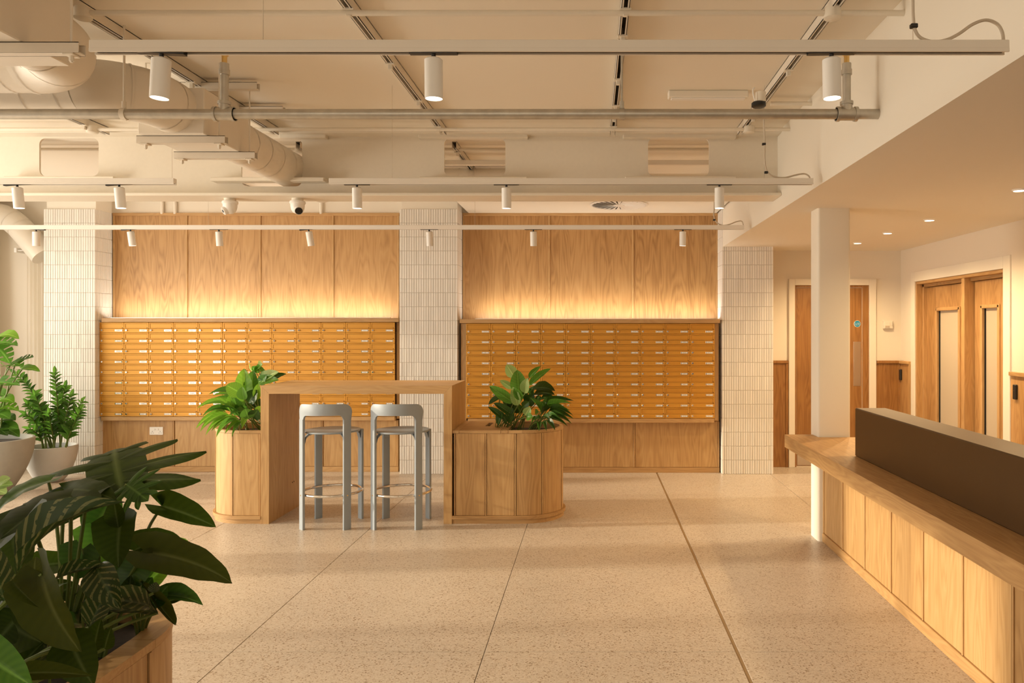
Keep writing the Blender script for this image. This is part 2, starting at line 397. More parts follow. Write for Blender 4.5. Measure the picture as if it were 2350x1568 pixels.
# white square column standing through the end of the reception desk
cx0, cx1, cy0, cy1 = 1.628, 1.864, 5.415, 5.60
def rrect(x0, x1, y0, y1, r, n=5):
    out = []
    for cx, cy, a0 in ((x1-r, y1-r, 0), (x0+r, y1-r, 90), (x0+r, y0+r, 180), (x1-r, y0+r, 270)):
        for k in range(n+1): a = math.radians(a0+90*k/n); out.append((cx+r*math.cos(a), cy+r*math.sin(a)))
    return out
tag(MB().prism(rrect(cx0, cx1, cy0, cy1, .018), 0, ZL).build('square_column', 'white_paint', smooth=True), 'white square column standing at the end of the reception desk', 'column')

# oak panelling of the upper wall
def panelling(label, edges, x_end):
    z0, z1 = 1.5, Z(493, DW)
    r = thing('wall_panelling', label, 'panelling', (X((edges[0]+edges[-1])/2, DW), DW, z0), 'oak panelling above the mailboxes')
    for a, b in zip(edges, edges[1:]):
        MB().box(X(a, DW)+.002, X(b, DW)-.002, DW, DW+.018, z0, z1, .001).build('panel', 'veneer_z', r)
    for e in edges:
        MB().box(X(e, DW)-.009, X(e, DW)+.009, DW-.012, DW+.001, z0, z1, .002).build('batten', 'oak_board_z', r)
    MB().box(X(edges[0], DW)-.01, X(edges[-1], DW)+.01, DW-.016, DW+.018, z1-.012, z1+.018, .002).build('top_rail', 'oak_board_x', r)
panelling('tall oak veneer wall panels above the left mailbox bank', [262, 429, 597.5, 764.5, 914], None)
panelling('tall oak veneer wall panels above the right mailbox bank', [1064, 1260, 1452, 1645], None)

# oak cabinet under, shelf over and around each mailbox bank
def base_cabinet(label, d, pe, group):
    zt = .555
    r = thing('base_cabinet', label, 'cabinet', (X((pe[0]+pe[-1])/2, d), d, 0), group)
    MB().box(X(pe[0], d)+.004, X(pe[-1], d)-.004, d+.004, DW, .0, zt).build('carcass', 'oak_board_x', r)
    MB().box(X(pe[0], d), X(pe[-1], d), d-.006, d+.02, 0, .055, .002).build('plinth', 'oak_board_x', r)
    for a, b in zip(pe, pe[1:]):
        MB().box(X(a, d)+.005, X(b, d)-.02, d-.003, d+.015, .06, zt-.005, .0015).build('panel', 'oak_z', r)
        MB().box(X(b, d)-.016, X(b, d)-.002, d-.009, d+.015, .06, zt-.005, .0015).build('batten', 'oak_board_z', r)
    return r
BG = 'oak cabinets under the mailboxes'
base_cabinet('low oak cabinet under the left mailbox bank, with a socket', 8.07, [233, 401, 571, 742, 914], BG)
base_cabinet('low oak cabinet under the right mailbox bank', 8.02, [1056, 1258, 1457, 1651], BG)
def socket(px, py, d):
    r = thing('wall_socket', 'white double wall socket on the oak cabinet under the left mailboxes', 'socket', P(px, py, d)+Vector((0, -.004, 0)))
    c = wl(r); MB().box(c.x-.073, c.x+.073, d-.013, d-.003, c.z-.043, c.z+.043, .003).build('plate', 'fixture_white', r)
    for s in (-1, 1):
        MB().box(c.x+s*.018-.008, c.x+s*.018+.008, d-.017, d-.012, c.z+.008, c.z+.028, .002).build('switch', 'fixture_white', r)
        m = MB()
        for dx, dz, w, h in ((0, -.006, .004, .009), (-.011, -.022, .007, .004), (.011, -.022, .007, .004)):
            m.box(c.x+s*.042+dx-w/2, c.x+s*.042+dx+w/2, d-.0136, d-.012, c.z+dz-h/2, c.z+dz+h/2)
        m.build('pin_slot', 'slot_dark', r)
socket(360, 989, 8.07)
MBX = {}
def bank(side, d, pa, rows, cols, ytop, pw, rh, shelf_px, label, group):
    x0 = X(pa, d); zt = Z(ytop, d); zb = zt-rows*rh
    xs0, xs1 = X(shelf_px[0], d-.02), X(shelf_px[1], d-.02)
    r = thing('mailbox_shelf', label, 'shelf', ((xs0+xs1)/2, d, zb-.05), 'oak surrounds of the mailbox banks')
    MB().box(xs0, xs1, d-.022, DW-.002, zt+.003, zt+.045, .002).build('top_board', 'oak_board_x', r)
    MB().box(x0+.02, x0+cols*pw-.005, d-.004, DW-.02, zb-.045, zb-.003, .002).build('bottom_board', 'oak_board_x', r)
    MB().box(x0+.01, x0+cols*pw-.01, DW-.03, DW-.015, zb, zt).build('back_board', 'oak_board_x', r)
    for xa, xb in ((xs0, x0-.004), (x0+cols*pw+.004, xs1)):
        if xb-xa > .02: MB().box(xa, xb, d+.05, DW-.02, zb-.03, zt+.001, .002).build('side_board', 'oak_board_z', r)
    return x0, zt
def make_mailbox(pw, rh):
    t = bpy.data.objects.new('mailbox', None); COL.objects.link(t); WL[t.name] = Vector((0, 0, 0)); t.empty_display_size = .05
    g = .0013; W, H = pw-2*g, rh-2*g; x = g
    MB().box(x+.002, x+W-.002, .006, .19, g+.002, g+H-.002).build('body', 'gold_dark', t)
    m = MB(); fz0, fz1 = g+.475*H, g+.885*H; fx0, fx1 = x+.055*W, x+.935*W; lo = g+.41*H
    m.box(x, x+W, 0, .012, fz1, g+H, .0015).box(x, fx0, 0, .012, lo, fz1, .0012).box(fx1, x+W, 0, .012, lo, fz1, .0012).box(fx0, fx1, 0, .012, lo, fz0, .0008)
    m.build('frame', 'gold_metal', t)
    MB().add([(fx0+.002, .0045, fz0+.001), (fx1-.002, .0045, fz0+.001), (fx1-.002, .0018, fz1-.0022), (fx0+.002, .0018, fz1-.0022),
              (fx0+.002, .010, fz0+.001), (fx1-.002, .010, fz0+.001), (fx1-.002, .010, fz1-.0022), (fx0+.002, .010, fz1-.0022)],
             [(0, 1, 2, 3), (4, 7, 6, 5), (0, 4, 5, 1), (1, 5, 6, 2), (2, 6, 7, 3), (3, 7, 4, 0)]).build('flap', 'gold_metal', t)
    dr = MB().box(x, x+W, -.0005, .012, g, lo-.0022, .0015).build('door', 'gold_metal', t)
    lc = (x+.105*W, 0, g+.23*H)
    MB().lathe([(.0001, -.013), (.0085, -.013), (.0105, -.011), (.0105, -.0005)], lc, 14, 'y').build('lock', 'chrome', dr, smooth=True)
    MB().box(lc[0]-.0012, lc[0]+.0012, -.0136, -.0128, lc[2]-.005, lc[2]+.005).build('keyhole', 'slot_dark', dr)
    MB().box(x+.635*W, x+.935*W, -.0035, -.0004, g+.12*H, g+.31*H, .001).build('card_holder', 'chrome', dr)
    MB().box(x+.665*W, x+.90*W, -.0044, -.0032, g+.145*H, g+.285*H).build('name_card', 'name_card', dr)
    MB().add([(fx1-.004, -.002, lo+.002), (fx1+.009, -.002, lo+.002), (fx1+.001, -.002, lo+.012), (fx1-.004, .004, lo+.002), (fx1+.009, .004, lo+.002), (fx1+.001, .004, lo+.012)],
             [(0, 1, 2), (3, 5, 4), (0, 3, 4, 1), (1, 4, 5, 2), (2, 5, 3, 0)]).build('flap_stop', 'gold_dark', t)
    return t
ORD = 'first second third fourth fifth sixth seventh eighth ninth tenth eleventh twelfth'.split()
proto = None
for side, d, pa, cols, yt, sp in (('left', 8.01, 228, 12, 740, (233, 915)), ('right', 7.93, 1069.5, 10, 742.5, (1055, 1652))):
    pw, rh = .2632, .1118
    x0, zt = bank(side, d, pa, 9, cols, yt, pw, rh, sp, 'oak shelf around the %s bank of gold mailboxes' % side, None)
    for r_ in range(9):
        for c_ in range(cols):
            loc = Vector((x0+c_*pw, d, zt-(r_+1)*rh))
            if proto is None: proto = make_mailbox(pw, rh); o = proto; o.location = loc; WL[o.name] = loc
            else: o = dup(proto, None, loc)
            tag(o, 'gold mailbox in the %s column and %s row of the %s bank' % (ORD[c_], ORD[r_], side), 'mailbox', 'gold mailboxes of the %s bank' % side)
    # LED strip lying on the shelf, washing the panelling from below
    n = 6; xa, xb = X(sp[0]+40, 8.2), X(sp[1]-12, 8.2)
    led = light('shelf_led_'+side, 'AREA', ((xa+xb)/2, DW-.15, zt+.06), 4.6*(xb-xa), (1.0, .90, .74), (PI+math.radians(-20), 0, 0), shape='RECTANGLE', size=xb-xa, size_y=.02)
    s = thing('led_strip', 'slim LED strip on the shelf over the %s mailboxes' % side, 'light', ((xa+xb)/2, DW-.15, zt+.046), 'LED strips behind the mailbox shelves')
    MB().box(xa, xb, DW-.17, DW-.13, zt+.046, zt+.052).build('profile', 'steel_brushed', s)

# lift lobby: the doors, wainscot and small devices
def casing_back():
    d = DN; h = holder('door_1', (X(1908, d), d, 0)); m = MB()
    xo0, xi0, xi1, xo1 = X(1809, d), X(1823, d), X(1993, d), X(2009, d); zo, zi = Z(641, d), Z(655, d)
    m.box(xo0, xi0, d-.03, d+.01, 0, zo, .003).box(xi1, xo1, d-.03, d+.01, 0, zo, .003).box(xi0, xi1, d-.03, d+.01, zi, zo, .003)
    m.build('casing', 'cream_wall', h)
    m = MB(); m.box(xi1-.07, xi1, d-.012, d+.02, 0, zi, .002).box(xi0, xi0+.02, d-.012, d+.02, 0, zi, .002).box(xi0+.02, xi1-.07, d-.012, d+.02, zi-.025, zi, .002)
    m.build('frame', 'veneer_dark_z', h)
    leaf = MB().box(xi0+.024, xi1-.074, d-.003, d+.03, .012, zi-.03, .002).build('door_leaf', 'veneer_dark_z', h)
    MB().box(X(1823, d)+.03, xi1-.09, d-.006, d-.002, Z(1068, d), Z(1040, d), .001).build('kick_plate', 'steel_brushed', leaf)
    MB().box(X(1958.5, d), X(1975, d), d-.006, d-.002, Z(886, d), Z(784.5, d), .001).build('push_plate', 'steel_brushed', leaf)
    c = P(1967, 743.5, d); r = thing('door_sign', 'round blue door sign with white lettering on the orange wood door', 'sign', (c.x, d-.004, c.z))
    MB().lathe([(.0001, -.004), (.0365, -.004), (.0375, -.003), (.0375, 0)], (c.x, d-.003, c.z), 32, 'y').build('rim', 'card_white', r, smooth=True)
    MB().lathe([(.0001, -.0048), (.0345, -.0048), (.035, -.004)], (c.x, d-.003, c.z), 32, 'y').build('disc', 'sign_blue', r, smooth=True)
    for k, txt in enumerate(('Fire door', 'keep shut')):
        cu = bpy.data.curves.new('lettering', 'FONT'); cu.body = txt; cu.size = .0155; cu.align_x = 'CENTER'; cu.extrude = .0003
        to = bpy.data.objects.new('lettering_tmp', cu); COL.objects.link(to)
        me = bpy.data.meshes.new_from_object(to.evaluated_get(bpy.context.evaluated_depsgraph_get())); bpy.data.objects.remove(to)
        me.materials.clear(); me.materials.append(MATS['card_white'])
        me.transform(Matrix.Rotation(PI/2, 4, 'X')); link('lettering', me, r, (c.x, d-.0082, c.z+.003-k*.017))
casing_back()
def door_right():
    h = holder('door_2', (XR, 7.1, 0)); m = MB(); a, b, zt = 6.25, 7.97, 2.04; w = .105
    m.box(XR-.014, XR+.004, a-w, a, 0, zt+w, .003).box(XR-.014, XR+.004, b, b+w*.85, 0, zt+w, .003).box(XR-.014, XR+.004, a, b, zt, zt+w, .003)
    m.build('casing', 'white_paint', h)
    m = MB(); m.box(XR, XR+.16, a, a+.03, 0, zt, .002).box(XR, XR+.16, b-.03, b, 0, zt, .002).box(XR+.06, XR+.16, b-.06, b-.03, 0, zt-.03, .002)
    m.box(XR+.06, XR+.16, a+.03, a+.06, 0, zt-.03, .002).box(XR+.002, XR+.16, 6.93, 6.985, 0, zt-.03, .002)
    m.build('jamb', 'oak_board_z', h)
    m = MB(); m.box(XR, XR+.16, a+.03, b-.03, zt-.03, zt, .002).box(XR+.06, XR+.16, a+.03, b-.03, zt-.06, zt-.03, .002); m.build('door_head', 'oak_board_y', h)
    for y0, y1, g0, g1 in ((6.995, 7.91, 7.19, 7.69), (6.30, 6.92, 6.49, 6.80)):
        XL = XR+.095; gz0, gz1 = .42, 1.75
        m = MB(); m.box(XL, XL+.045, y0, g0, .01, 1.975, .0015).box(XL, XL+.045, g1, y1, .01, 1.975, .0015).box(XL, XL+.045, g0, g1, gz1, 1.975, .0015).box(XL, XL+.045, g0, g1, .01, gz0, .0015)
        leaf = m.build('door_leaf', 'veneer_z', h)
        m = MB(); q = .028; m.box(XL-.014, XL+.03, g0-.006, g0+q, gz0, gz1, .004).box(XL-.014, XL+.03, g1-q, g1+.006, gz0, gz1, .004).box(XL-.014, XL+.03, g0, g1, gz1-q, gz1+.006, .004).box(XL-.014, XL+.03, g0, g1, gz0, gz0+q, .004)
        m.build('glazing_bead', 'oak_board_z', leaf)
        MB().box(XL+.020, XL+.026, g0+q, g1-q, gz0+q, gz1-q).build('vision_pane', 'frosted_glass', leaf)
        MB().box(XL+.010, XL+.022, g1-q-.014, g1-q-.001, gz0+q, gz1-q).build('gasket', 'rubber_black', leaf)
door_right()
def wains(n, runs):
    h = holder('trim_%d' % n, (2.5, DN, 0)); zt = 1.187
    for ax, a, b in runs:
        if ax == 'y':   # on the lobby's back wall, along x
            MB().box(a, b, DN-.014, DN+.01, .0, zt-.03, .001).build('wainscot_panel', 'veneer_dark_z', h)
            MB().box(a, b, DN-.032, DN+.01, zt-.032, zt, .003).build('cap_rail', 'veneer_dark_z', h)
            MB().box(b-.03, b, DN-.024, DN-.01, 0, zt-.032, .002).build('batten', 'veneer_dark_z', h)
        else:
            MB().box(XR-.014, XR+.01, a, b, .0, zt-.03, .001).build('wainscot_panel', 'veneer_z', h)
            MB().box(XR-.034, XR+.01, a, b, zt-.032, zt, .003).build('cap_rail', 'oak_board_y', h)
            MB().box(XR-.024, XR-.01, a, a+.03, 0, zt-.032, .002).build('batten', 'oak_board_z', h)
wains(1, [('y', 1.97, X(1809, DN)-.004)])
wains(2, [('y', X(2009, DN)+.004, XR)])
wains(3, [('x', 8.075, DN)])
wains(4, [('x', 1.0, 6.13)])
def reader(px, py0, py1, label):
    d = XR*F/(px-PX); z0, z1 = Z(py1, d), Z(py0, d)
    r = thing('access_reader', label, 'card reader', (XR-.016, d, z0), 'black access readers beside the lift lobby doors')
    MB().box(XR-.034, XR-.013, d-.022, d+.022, z0, z1, .004).build('case', 'black_plastic', r)
    MB().lathe([(.0001, -.036), (.003, -.036), (.003, -.033)], (XR, d, (z0+z1)/2+.01), 10, 'x').build('indicator', 'chrome', r)
reader(2071.5, 848, 872.5, 'small black access reader left of the glazed double doors')
reader(2336.5, 883, 917, 'black access reader right of the glazed double doors')
def alarm():
    d = DN; x0, x1, z0, z1 = X(2025, d), X(2047, d), Z(755, d), Z(736, d)
    r = thing('alarm_panel', 'small white alarm panel on the lobby wall right of the wood door', 'alarm panel', ((x0+x1)/2, d, z0))
    MB().box(x0, x1, d-.035, d+.0, z0, z1, .006).build('case', 'cream_wall', r)
    MB().box(x0+.01, x1-.035, d-.042, d-.034, z0+.008, z1-.024, .003).build('cover', 'cream_wall', r)
    MB().box(x0+.016, x1-.045, d-.0445, d-.041, z0+.016, z0+.036).build('grille', 'cable_grey', r)
    MB().box(x1-.03, x1-.008, d-.040, d-.034, z0+.035, z1-.01, .002).build('button', 'cream_wall', r)
alarm()

# recessed downlights of the low ceiling
for px, py, lb in ((1968, 557, 'round recessed downlight farthest along the low ceiling'), (2037, 534, 'round recessed downlight second from the far end of the low ceiling'),
                   (2133, 504, 'round recessed downlight third from the far end of the low ceiling'), (2340, 435, 'round recessed downlight cut by the right edge of the photo')):
    d = (ZL-HC)*F/(PY-py); x = X(px, d)
    r = thing('downlight', lb, 'light', (x, d, ZL), 'downlights in the low ceiling')
    MB().lathe([(.036, -.010), (.043, -.004), (.046, 0)], (x, d, ZL), 28).build('trim_ring', 'fixture_white', r, smooth=True)
    MB().lathe([(.0001, -.006), (.037, -.006)], (x, d, ZL), 28).build('lens', 'lamp_lens', r)
    light('downlight_beam', 'SPOT', (x, d, ZL-.03), 80.0, (1.0, .70, .36), spot_size=math.radians(150), spot_blend=.7, shadow_soft_size=.04)

# ------------------------------------------------------------------ the steel beam with service openings
def steel_beam():
    d = 5.6; zt, zb = ZC, 2.51; z0, z1 = 2.60, Z(318, d)
    r = thing('steel_beam', 'cream painted steel beam with square service openings under the ceiling', 'beam', (-2.5, d, zb))
    holes = [(92, 228), (555, 694), (1020, 1160), (1487, 1627)]
    hs = [(X(a, d), X(b, d), Z(405, d) if k != 1 else z0) for k, (a, b) in enumerate(holes)]
    xa, xb = -6.65, XB; w = .008; m = MB(); rc = .045; prev = xa
    for h0, h1, hz in hs:
        m.box(prev, h0, d-w, d+w, zb+.02, zt-.03); m.box(h0, h1, d-w, d+w, zb+.02, hz); m.box(h0, h1, d-w, d+w, z1, zt-.03); prev = h1
        for sx, sz in ((0, 0), (1, 0), (0, 1), (1, 1)):          # rounded corners of the opening
            cx = h0 if sx == 0 else h1; cz = hz if sz == 0 else z1; dx = 1 if sx == 0 else -1; dz = 1 if sz == 0 else -1
            arc = [(cx+dx*rc*(1-math.cos(a*PI/10)), cz+dz*rc*(1-math.sin(a*PI/10))) for a in range(6)]
            m.prism_y([(cx, cz)]+arc, d-w, d+w)
    m.box(prev, xb, d-w, d+w, zb+.02, zt-.03); m.build('web', 'cream_steel', r)
    MB().box(xa, xb, d-.13, d+.13, zb, zb+.022, .004).build('bottom_flange', 'cream_steel', r)
    MB().box(xa, xb, d-.13, d+.13, zt-.03, zt, .003).build('top_flange', 'cream_steel', r)
    for (a, b), y0, y1 in (((15, 266), 405, 413), ((487, 746), 407, 417), ((964, 1210), 406, 414), ((1434, 1687), 405, 413)):
        dd = d-.07; MB().box(X(a, dd), X(b, dd), dd-.03, d-w, Z(y1, dd), Z(y0, dd)-.004, .004).build('stiffener_bar', 'cream_steel', r)
    for a, b in ((330, 560), (640, 747), (959, 1211), (1430, 1690)):
        dd = d-.07; MB().box(X(a, dd), X(b, dd), dd, d-w, Z(316, dd), Z(304, dd), .004).build('stiffener_bar', 'cream_steel', r)
steel_beam()
# dropped plaster panel with the swirl diffuser over the right mailboxes
tag(MB().box(-1.36, 1.36, 7.2, DW+.02, 2.81, 2.835, .002).build('bulkhead_panel', 'ceiling_paint'), 'flat plaster ceiling panel above the right oak wall panels', 'ceiling panel')
def diffuser():
    c = Vector((X(1420, 7.66), 7.66, 2.81)); r = thing('swirl_diffuser', 'round swirl air diffuser in the plaster panel above the right mailboxes', 'air diffuser', c)
    MB().lathe([(.29, 0), (.30, -.006), (.275, -.012), (.27, -.004)], c, 48).build('rim', 'fixture_white', r, smooth=True)
    MB().lathe([(.0001, -.004), (.272, -.004)], c, 40).build('plenum', 'slot_dark', r)
    MB().lathe([(.0001, -.016), (.055, -.014), (.06, -.004)], c, 24).build('hub', 'fixture_white', r, smooth=True)
    for k in range(28):
        a = 2*PI*k/28; u = Vector((math.cos(a), math.sin(a), 0)); w = Vector((-u.y, u.x, 0)); m = MB()
        m.add([c+u*.06+w*-.005+Vector((0, 0, -.008)), c+u*.27+w*-.026+Vector((0, 0, -.008)), c+u*.27+w*.020+Vector((0, 0, -.014)), c+u*.06+w*.004+Vector((0, 0, -.013)),
               c+u*.06+w*-.005+Vector((0, 0, -.006)), c+u*.27+w*-.026+Vector((0, 0, -.006)), c+u*.27+w*.020+Vector((0, 0, -.012)), c+u*.06+w*.004+Vector((0, 0, -.011))],
              [(0, 1, 2, 3), (4, 7, 6, 5), (0, 4, 5, 1), (1, 5, 6, 2), (2, 6, 7, 3), (3, 7, 4, 0)]).build('blade', 'fixture_white', r)
diffuser()

# ------------------------------------------------------------------ channel struts on the ceiling with their clamps
def strut(xc, y0, y1, label, clamps, group='steel channel struts fixed under the ceiling'):
    zt = ZC; zb = ZC-.052; h = .018
    r = thing('ceiling_strut', label, 'strut', (xc, (y0+y1)/2, zb), group); m = MB()
    m.box(xc-h, xc-h+.003, y0, y1, zb, zt).box(xc+h-.003, xc+h, y0, y1, zb, zt).box(xc-h, xc+h, y0, y1, zt-.004, zt)
    m.box(xc-h, xc-h+.009, y0, y1, zb, zb+.003).box(xc+h-.009, xc+h, y0, y1, zb, zb+.003); m.build('channel', 'duct_paint', r)
    MB().box(xc-h+.004, xc+h-.004, y0, y1, zt-.012, zt-.006).build('slot', 'slot_dark', r)
    for y in clamps:
        MB().box(xc-.026, xc+.026, y-.018, y+.018, zb-.006, zb+.004, .002).box(xc-.010, xc+.012, y-.010, y+.010, zb-.030, zb-.004, .002).build('clamp', 'cream_steel', r)
YB = 5.45
strut(-3.53, -3.2, YB, 'channel strut farthest left behind the ducts', [4.9, 5.2])
strut(-2.30, -3.2, YB, 'channel strut running over the ducts at the left', [3.05, 3.7, 4.3, 5.0])
strut(-1.08, -3.2, YB, 'channel strut left of centre above the first track light', [3.32, 4.0, 4.65, 4.95, 5.24])
strut(.145, -3.2, YB, 'channel strut right of centre pointing at the camera', [3.32, 3.62, 4.25, 4.75, 5.0, 5.24])
strut(1.07, -3.2, YB, 'channel strut beside the bulkhead at the right', [4.1, 5.0, 5.28])
for xc, lb in ((-2.30, 'short channel strut behind the beam over the duct'), (-1.08, 'short channel strut seen through the middle beam opening'), (.145, 'short channel strut hidden behind the beam near the centre'), (-3.53, 'short channel strut seen through the leftmost beam opening')):
    strut(xc, 5.85, 8.1, lb, [6.0], 'short struts behind the beam')

def junction(r, x, y, z, rad=.038, h=.05):
    MB().lathe([(.0001, -h*.55), (rad*.8, -h*.55), (rad, -h*.45), (rad, h*.45), (.0001, h*.45)], (x, y, z), 20).build('junction_box', 'cream_steel', r, smooth=True)
def conduit(d, py, x0, x1, label, boxes=(), rad=.0128):
    z = Z(py, d); r = thing('conduit', label, 'pipe', ((x0+x1)/2, d, z-rad), 'painted conduits under the ceiling')
    MB().tube([(x0, d, z), (x1, d, z)], rad, 12).build('tube', 'cream_steel', r, smooth=True)
    for px in boxes: junction(r, X(px, d), d, z)
    return r
conduit(3.32, 30, -2.33, XB, 'painted conduit in front, crossing the top of the view', (190, 1910))
conduit(5.24, 297, -6.6, XB, 'painted conduit running just before the steel beam', (212, 1719))
conduit(5.95, 343, -6.6, XB, 'painted conduit seen through the beam openings', (688,))
c_ = conduit(4.72, 238, 1.12, XB, 'short painted conduit ending at the bulkhead', ())
MB().box(-2.9, 1.3, 6.2, 6.24, 2.895, 2.935, .002).build('cross_channel', 'duct_paint')
o = bpy.data.objects['cross_channel']; tag(o, 'painted cross channel seen through the middle beam opening', 'strut')
for px in (372, 402, 737):
    d = DW-.004; tag(MB().tube([(X(px, d), d, 2.80), (X(px, d), d, 2.92), (X(px, d)-.02, d, ZC)], .017, 10).build('wall_conduit', 'cream_wall', smooth=True),
        {372: 'first short white conduit on the wall above the left panels', 402: 'second short white conduit on the wall above the left panels', 737: 'short white conduit on the wall right of the second camera'}[px], 'pipe', 'short wall conduits above the oak panels')

# galvanised pipe with tees, risers and hangers
def galv():
    d = 3.62; z = Z(262, d); x1 = XB; r = thing('galvanised_pipe', 'galvanised steel pipe crossing the room below the ceiling', 'pipe', (-1, d, z-.03))
    MB().tube([(-6.6, d, z), (x1, d, z)], .0245, 20).build('pipe_run', 'galvanised', r, smooth=True)
    for px, top in ((515, 128), (1943, 128)):
        x = X(px, d); zt = Z(top+18, d)
        tee = MB().tube([(x-.05, d, z), (x+.05, d, z)], .031, 20).tube([(x-.05, d, z), (x-.036, d, z)], .036, 20).tube([(x+.036, d, z), (x+.05, d, z)], .036, 20).tube([(x, d, z), (x, d, z+.055)], .027, 18)
        tee.tube([(x, d, z+.045), (x, d, z+.06)], .031, 18).build('tee_fitting', 'galvanised', r, smooth=True)
        MB().tube([(x, d, z+.05), (x, d, zt)], .0195, 18).tube([(x, d, zt-.055), (x, d, zt-.03)], .025, 18).tube([(x, d, zt-.03), (x, d, zt)], .0215, 18).build('riser', 'galvanised', r, smooth=True)
        MB().tube([(x, d, zt), (x, d, zt+.05)], .0125, 12).tube([(x, d, zt+.04), (x, d, zt+.046)], .02, 12).build('sprinkler_tip', 'brass', r, smooth=True)
    for px in (285, 1427):
        x = X(px, d)
        MB().tube([(x, d, z+.03), (x, d, ZC)], .0055, 8).build('hanger_rod', 'duct_paint' if px < 500 else 'galvanised', r, smooth=True)
        MB().tube([(x-.012, d, z), (x+.012, d, z)], .0285, 18).tube([(x, d, z+.024), (x, d, z+.06)], .011, 10).build('pipe_clamp', 'cream_steel' if px < 500 else 'galvanised', r, smooth=True)
galv()

# ------------------------------------------------------------------ ventilation ducts
def ring_tube(m, path, rad, every=.17, proud=.004):
    acc = 0; last = path[0]; nxt = .08
    for a, b in zip(path, path[1:]):
        L = (b-a).length
        while nxt < acc+L:
            q = a.lerp(b, (nxt-acc)/L); t = (b-a).normalized(); m.tube([q-t*.004, q+t*.004], rad+proud, 24, False); nxt += every
        acc += L
def elbow(c, rad, a0, a1, n=10):   # centre-line points on an arc in the horizontal plane
    return [Vector((c[0]+rad*math.cos(math.radians(a0+(a1-a0)*k/n)), c[1]+rad*math.sin(math.radians(a0+(a1-a0)*k/n)), c[2])) for k in range(n+1)]
def ducts():
    zc, rd, xc, bw = 2.74, .14, -2.29, .18; zb, zt = 2.595, 2.945
    r = thing('ventilation_duct', 'cream ventilation duct with a box and a round elbow, nearest the camera', 'duct', (xc, 2.9, zb), 'ventilation ducts at the upper left')
    MB().box(xc-bw, xc+bw, 1.6, 3.03, zb, zt, .004).build('duct_box', 'duct_paint', r)
    R = .25; path = [Vector((xc, 3.02, zc)), Vector((xc, 3.13, zc))]+elbow((xc-R, 3.13, zc), R, 0, 90)[1:]
    MB().tube(path, rd, 28).build('elbow', 'duct_paint', r, smooth=True)
    p2 = [path[-1], Vector((-3.6, 3.38, zc))]; m = MB().tube(p2, rd-.004, 28); ring_tube(m, p2, rd-.004); m.build('spiral_run', 'duct_paint', r, smooth=True)
    m = MB(); ring_tube(m, path, rd, .2); m.build('seam', 'duct_paint', r, smooth=True)
    r = thing('ventilation_duct', 'cream ventilation duct passing through the steel beam', 'duct', (xc, 4.4, zb), 'ventilation ducts at the upper left')
    MB().box(xc-bw, xc+bw, 4.07, 4.60, zb, 2.845, .004).build('duct_box', 'duct_paint', r)
    R = .25; path = [Vector((xc, 4.08, zc)), Vector((xc, 4.0, zc))]+elbow((xc-R, 4.0, zc), R, 0, -90)[1:]
    MB().tube(path, rd, 28).build('elbow', 'duct_paint', r, smooth=True)
    p2 = [path[-1], Vector((-3.9, path[-1].y, zc))]; m = MB().tube(p2, rd-.004, 28); ring_tube(m, p2, rd-.004); m.build('spiral_run', 'duct_paint', r, smooth=True)
    m = MB(); ring_tube(m, path, rd, .2); m.build('seam', 'duct_paint', r, smooth=True)
    p3 = [Vector((xc, 4.58, zc)), Vector((xc, 6.35, zc))]; m = MB().tube(p3, rd-.006, 28); ring_tube(m, p3, rd-.006, .2, .0025); m.build('spiral_run', 'duct_paint', r, smooth=True)
    r = thing('ventilation_duct', 'cream round duct seen through the middle beam opening', 'duct', (-.8, 6.65, 2.66), 'ventilation ducts at the upper left')
    p4 = [Vector((-1.95, 6.7, 2.83)), Vector((.25, 6.7, 2.83))]; m = MB().tube(p4, .14, 24); ring_tube(m, p4, .14, .137, .003); m.build('spiral_run', 'duct_paint', r, smooth=True)
    r = thing('ventilation_duct', 'cream round duct elbow bending down left of the first tiled pillar', 'duct', (-6.1, 8.05, 2.4), 'ventilation ducts at the upper left')
    d = 8.08; pts = [P(-70, 487, d), P(-20, 490, d), P(8, 496, d), P(28, 507, d), P(46, 522, d), P(75, 556, d), P(102, 588, d)]
    MB().tube(pts, .125, 24).build('elbow', 'duct_paint', r, smooth=True)
    m = MB()
    for i in (3, 4): t = (pts[i+1]-pts[i-1]).normalized(); m.tube([pts[i]-t*.004, pts[i]+t*.004], .1285, 24, False)
    m.build('seam', 'duct_paint', r, smooth=True)
ducts()
def hanger(label, y, z, x0, x1, rods=True):
    r = thing('duct_hanger', label, 'duct hanger', ((x0+x1)/2, y, z-.02), 'channel hangers carrying the ducts'); m = MB()
    m.box(x0, x1, y-.0205, y-.0175, z-.02, z+.02).box(x0, x1, y+.0175, y+.0205, z-.02, z+.02).box(x0, x1, y-.02, y+.02, z-.02, z-.016)
    m.box(x0, x1, y-.0205, y-.012, z+.017, z+.02).box(x0, x1, y+.012, y+.0205, z+.017, z+.02); m.build('crossbar', 'duct_paint', r)
    if rods:
        for x in (x0+.04, x1-.04):
            MB().tube([(x, y, z-.05), (x, y, ZC)], .005, 8).build('threaded_rod', 'duct_paint', r, smooth=True)
            MB().box(x-.02, x+.02, y-.024, y+.024, z-.027, z-.02, .002).tube([(x, y, z-.045), (x, y, z-.026)], .009, 6).build('washer_nut', 'cream_steel', r)
hanger('channel hanger under the duct box nearest the camera', 2.79, 2.575, -2.62, -1.90)
hanger('channel hanger under the near end of the middle duct box', 4.13, 2.575, X(318, 4.13), X(520, 4.13))
hanger('channel hanger under the far end of the middle duct box', 4.50, 2.575, X(403, 4.5), X(588, 4.5))
hanger('short ceiling channel above the round elbow, nearer', 4.39, 2.955, X(395, 4.39), X(593, 4.39), False)
hanger('short ceiling channel above the round elbow, farther', 4.86, 2.955, X(500, 4.86), X(652, 4.86), False)

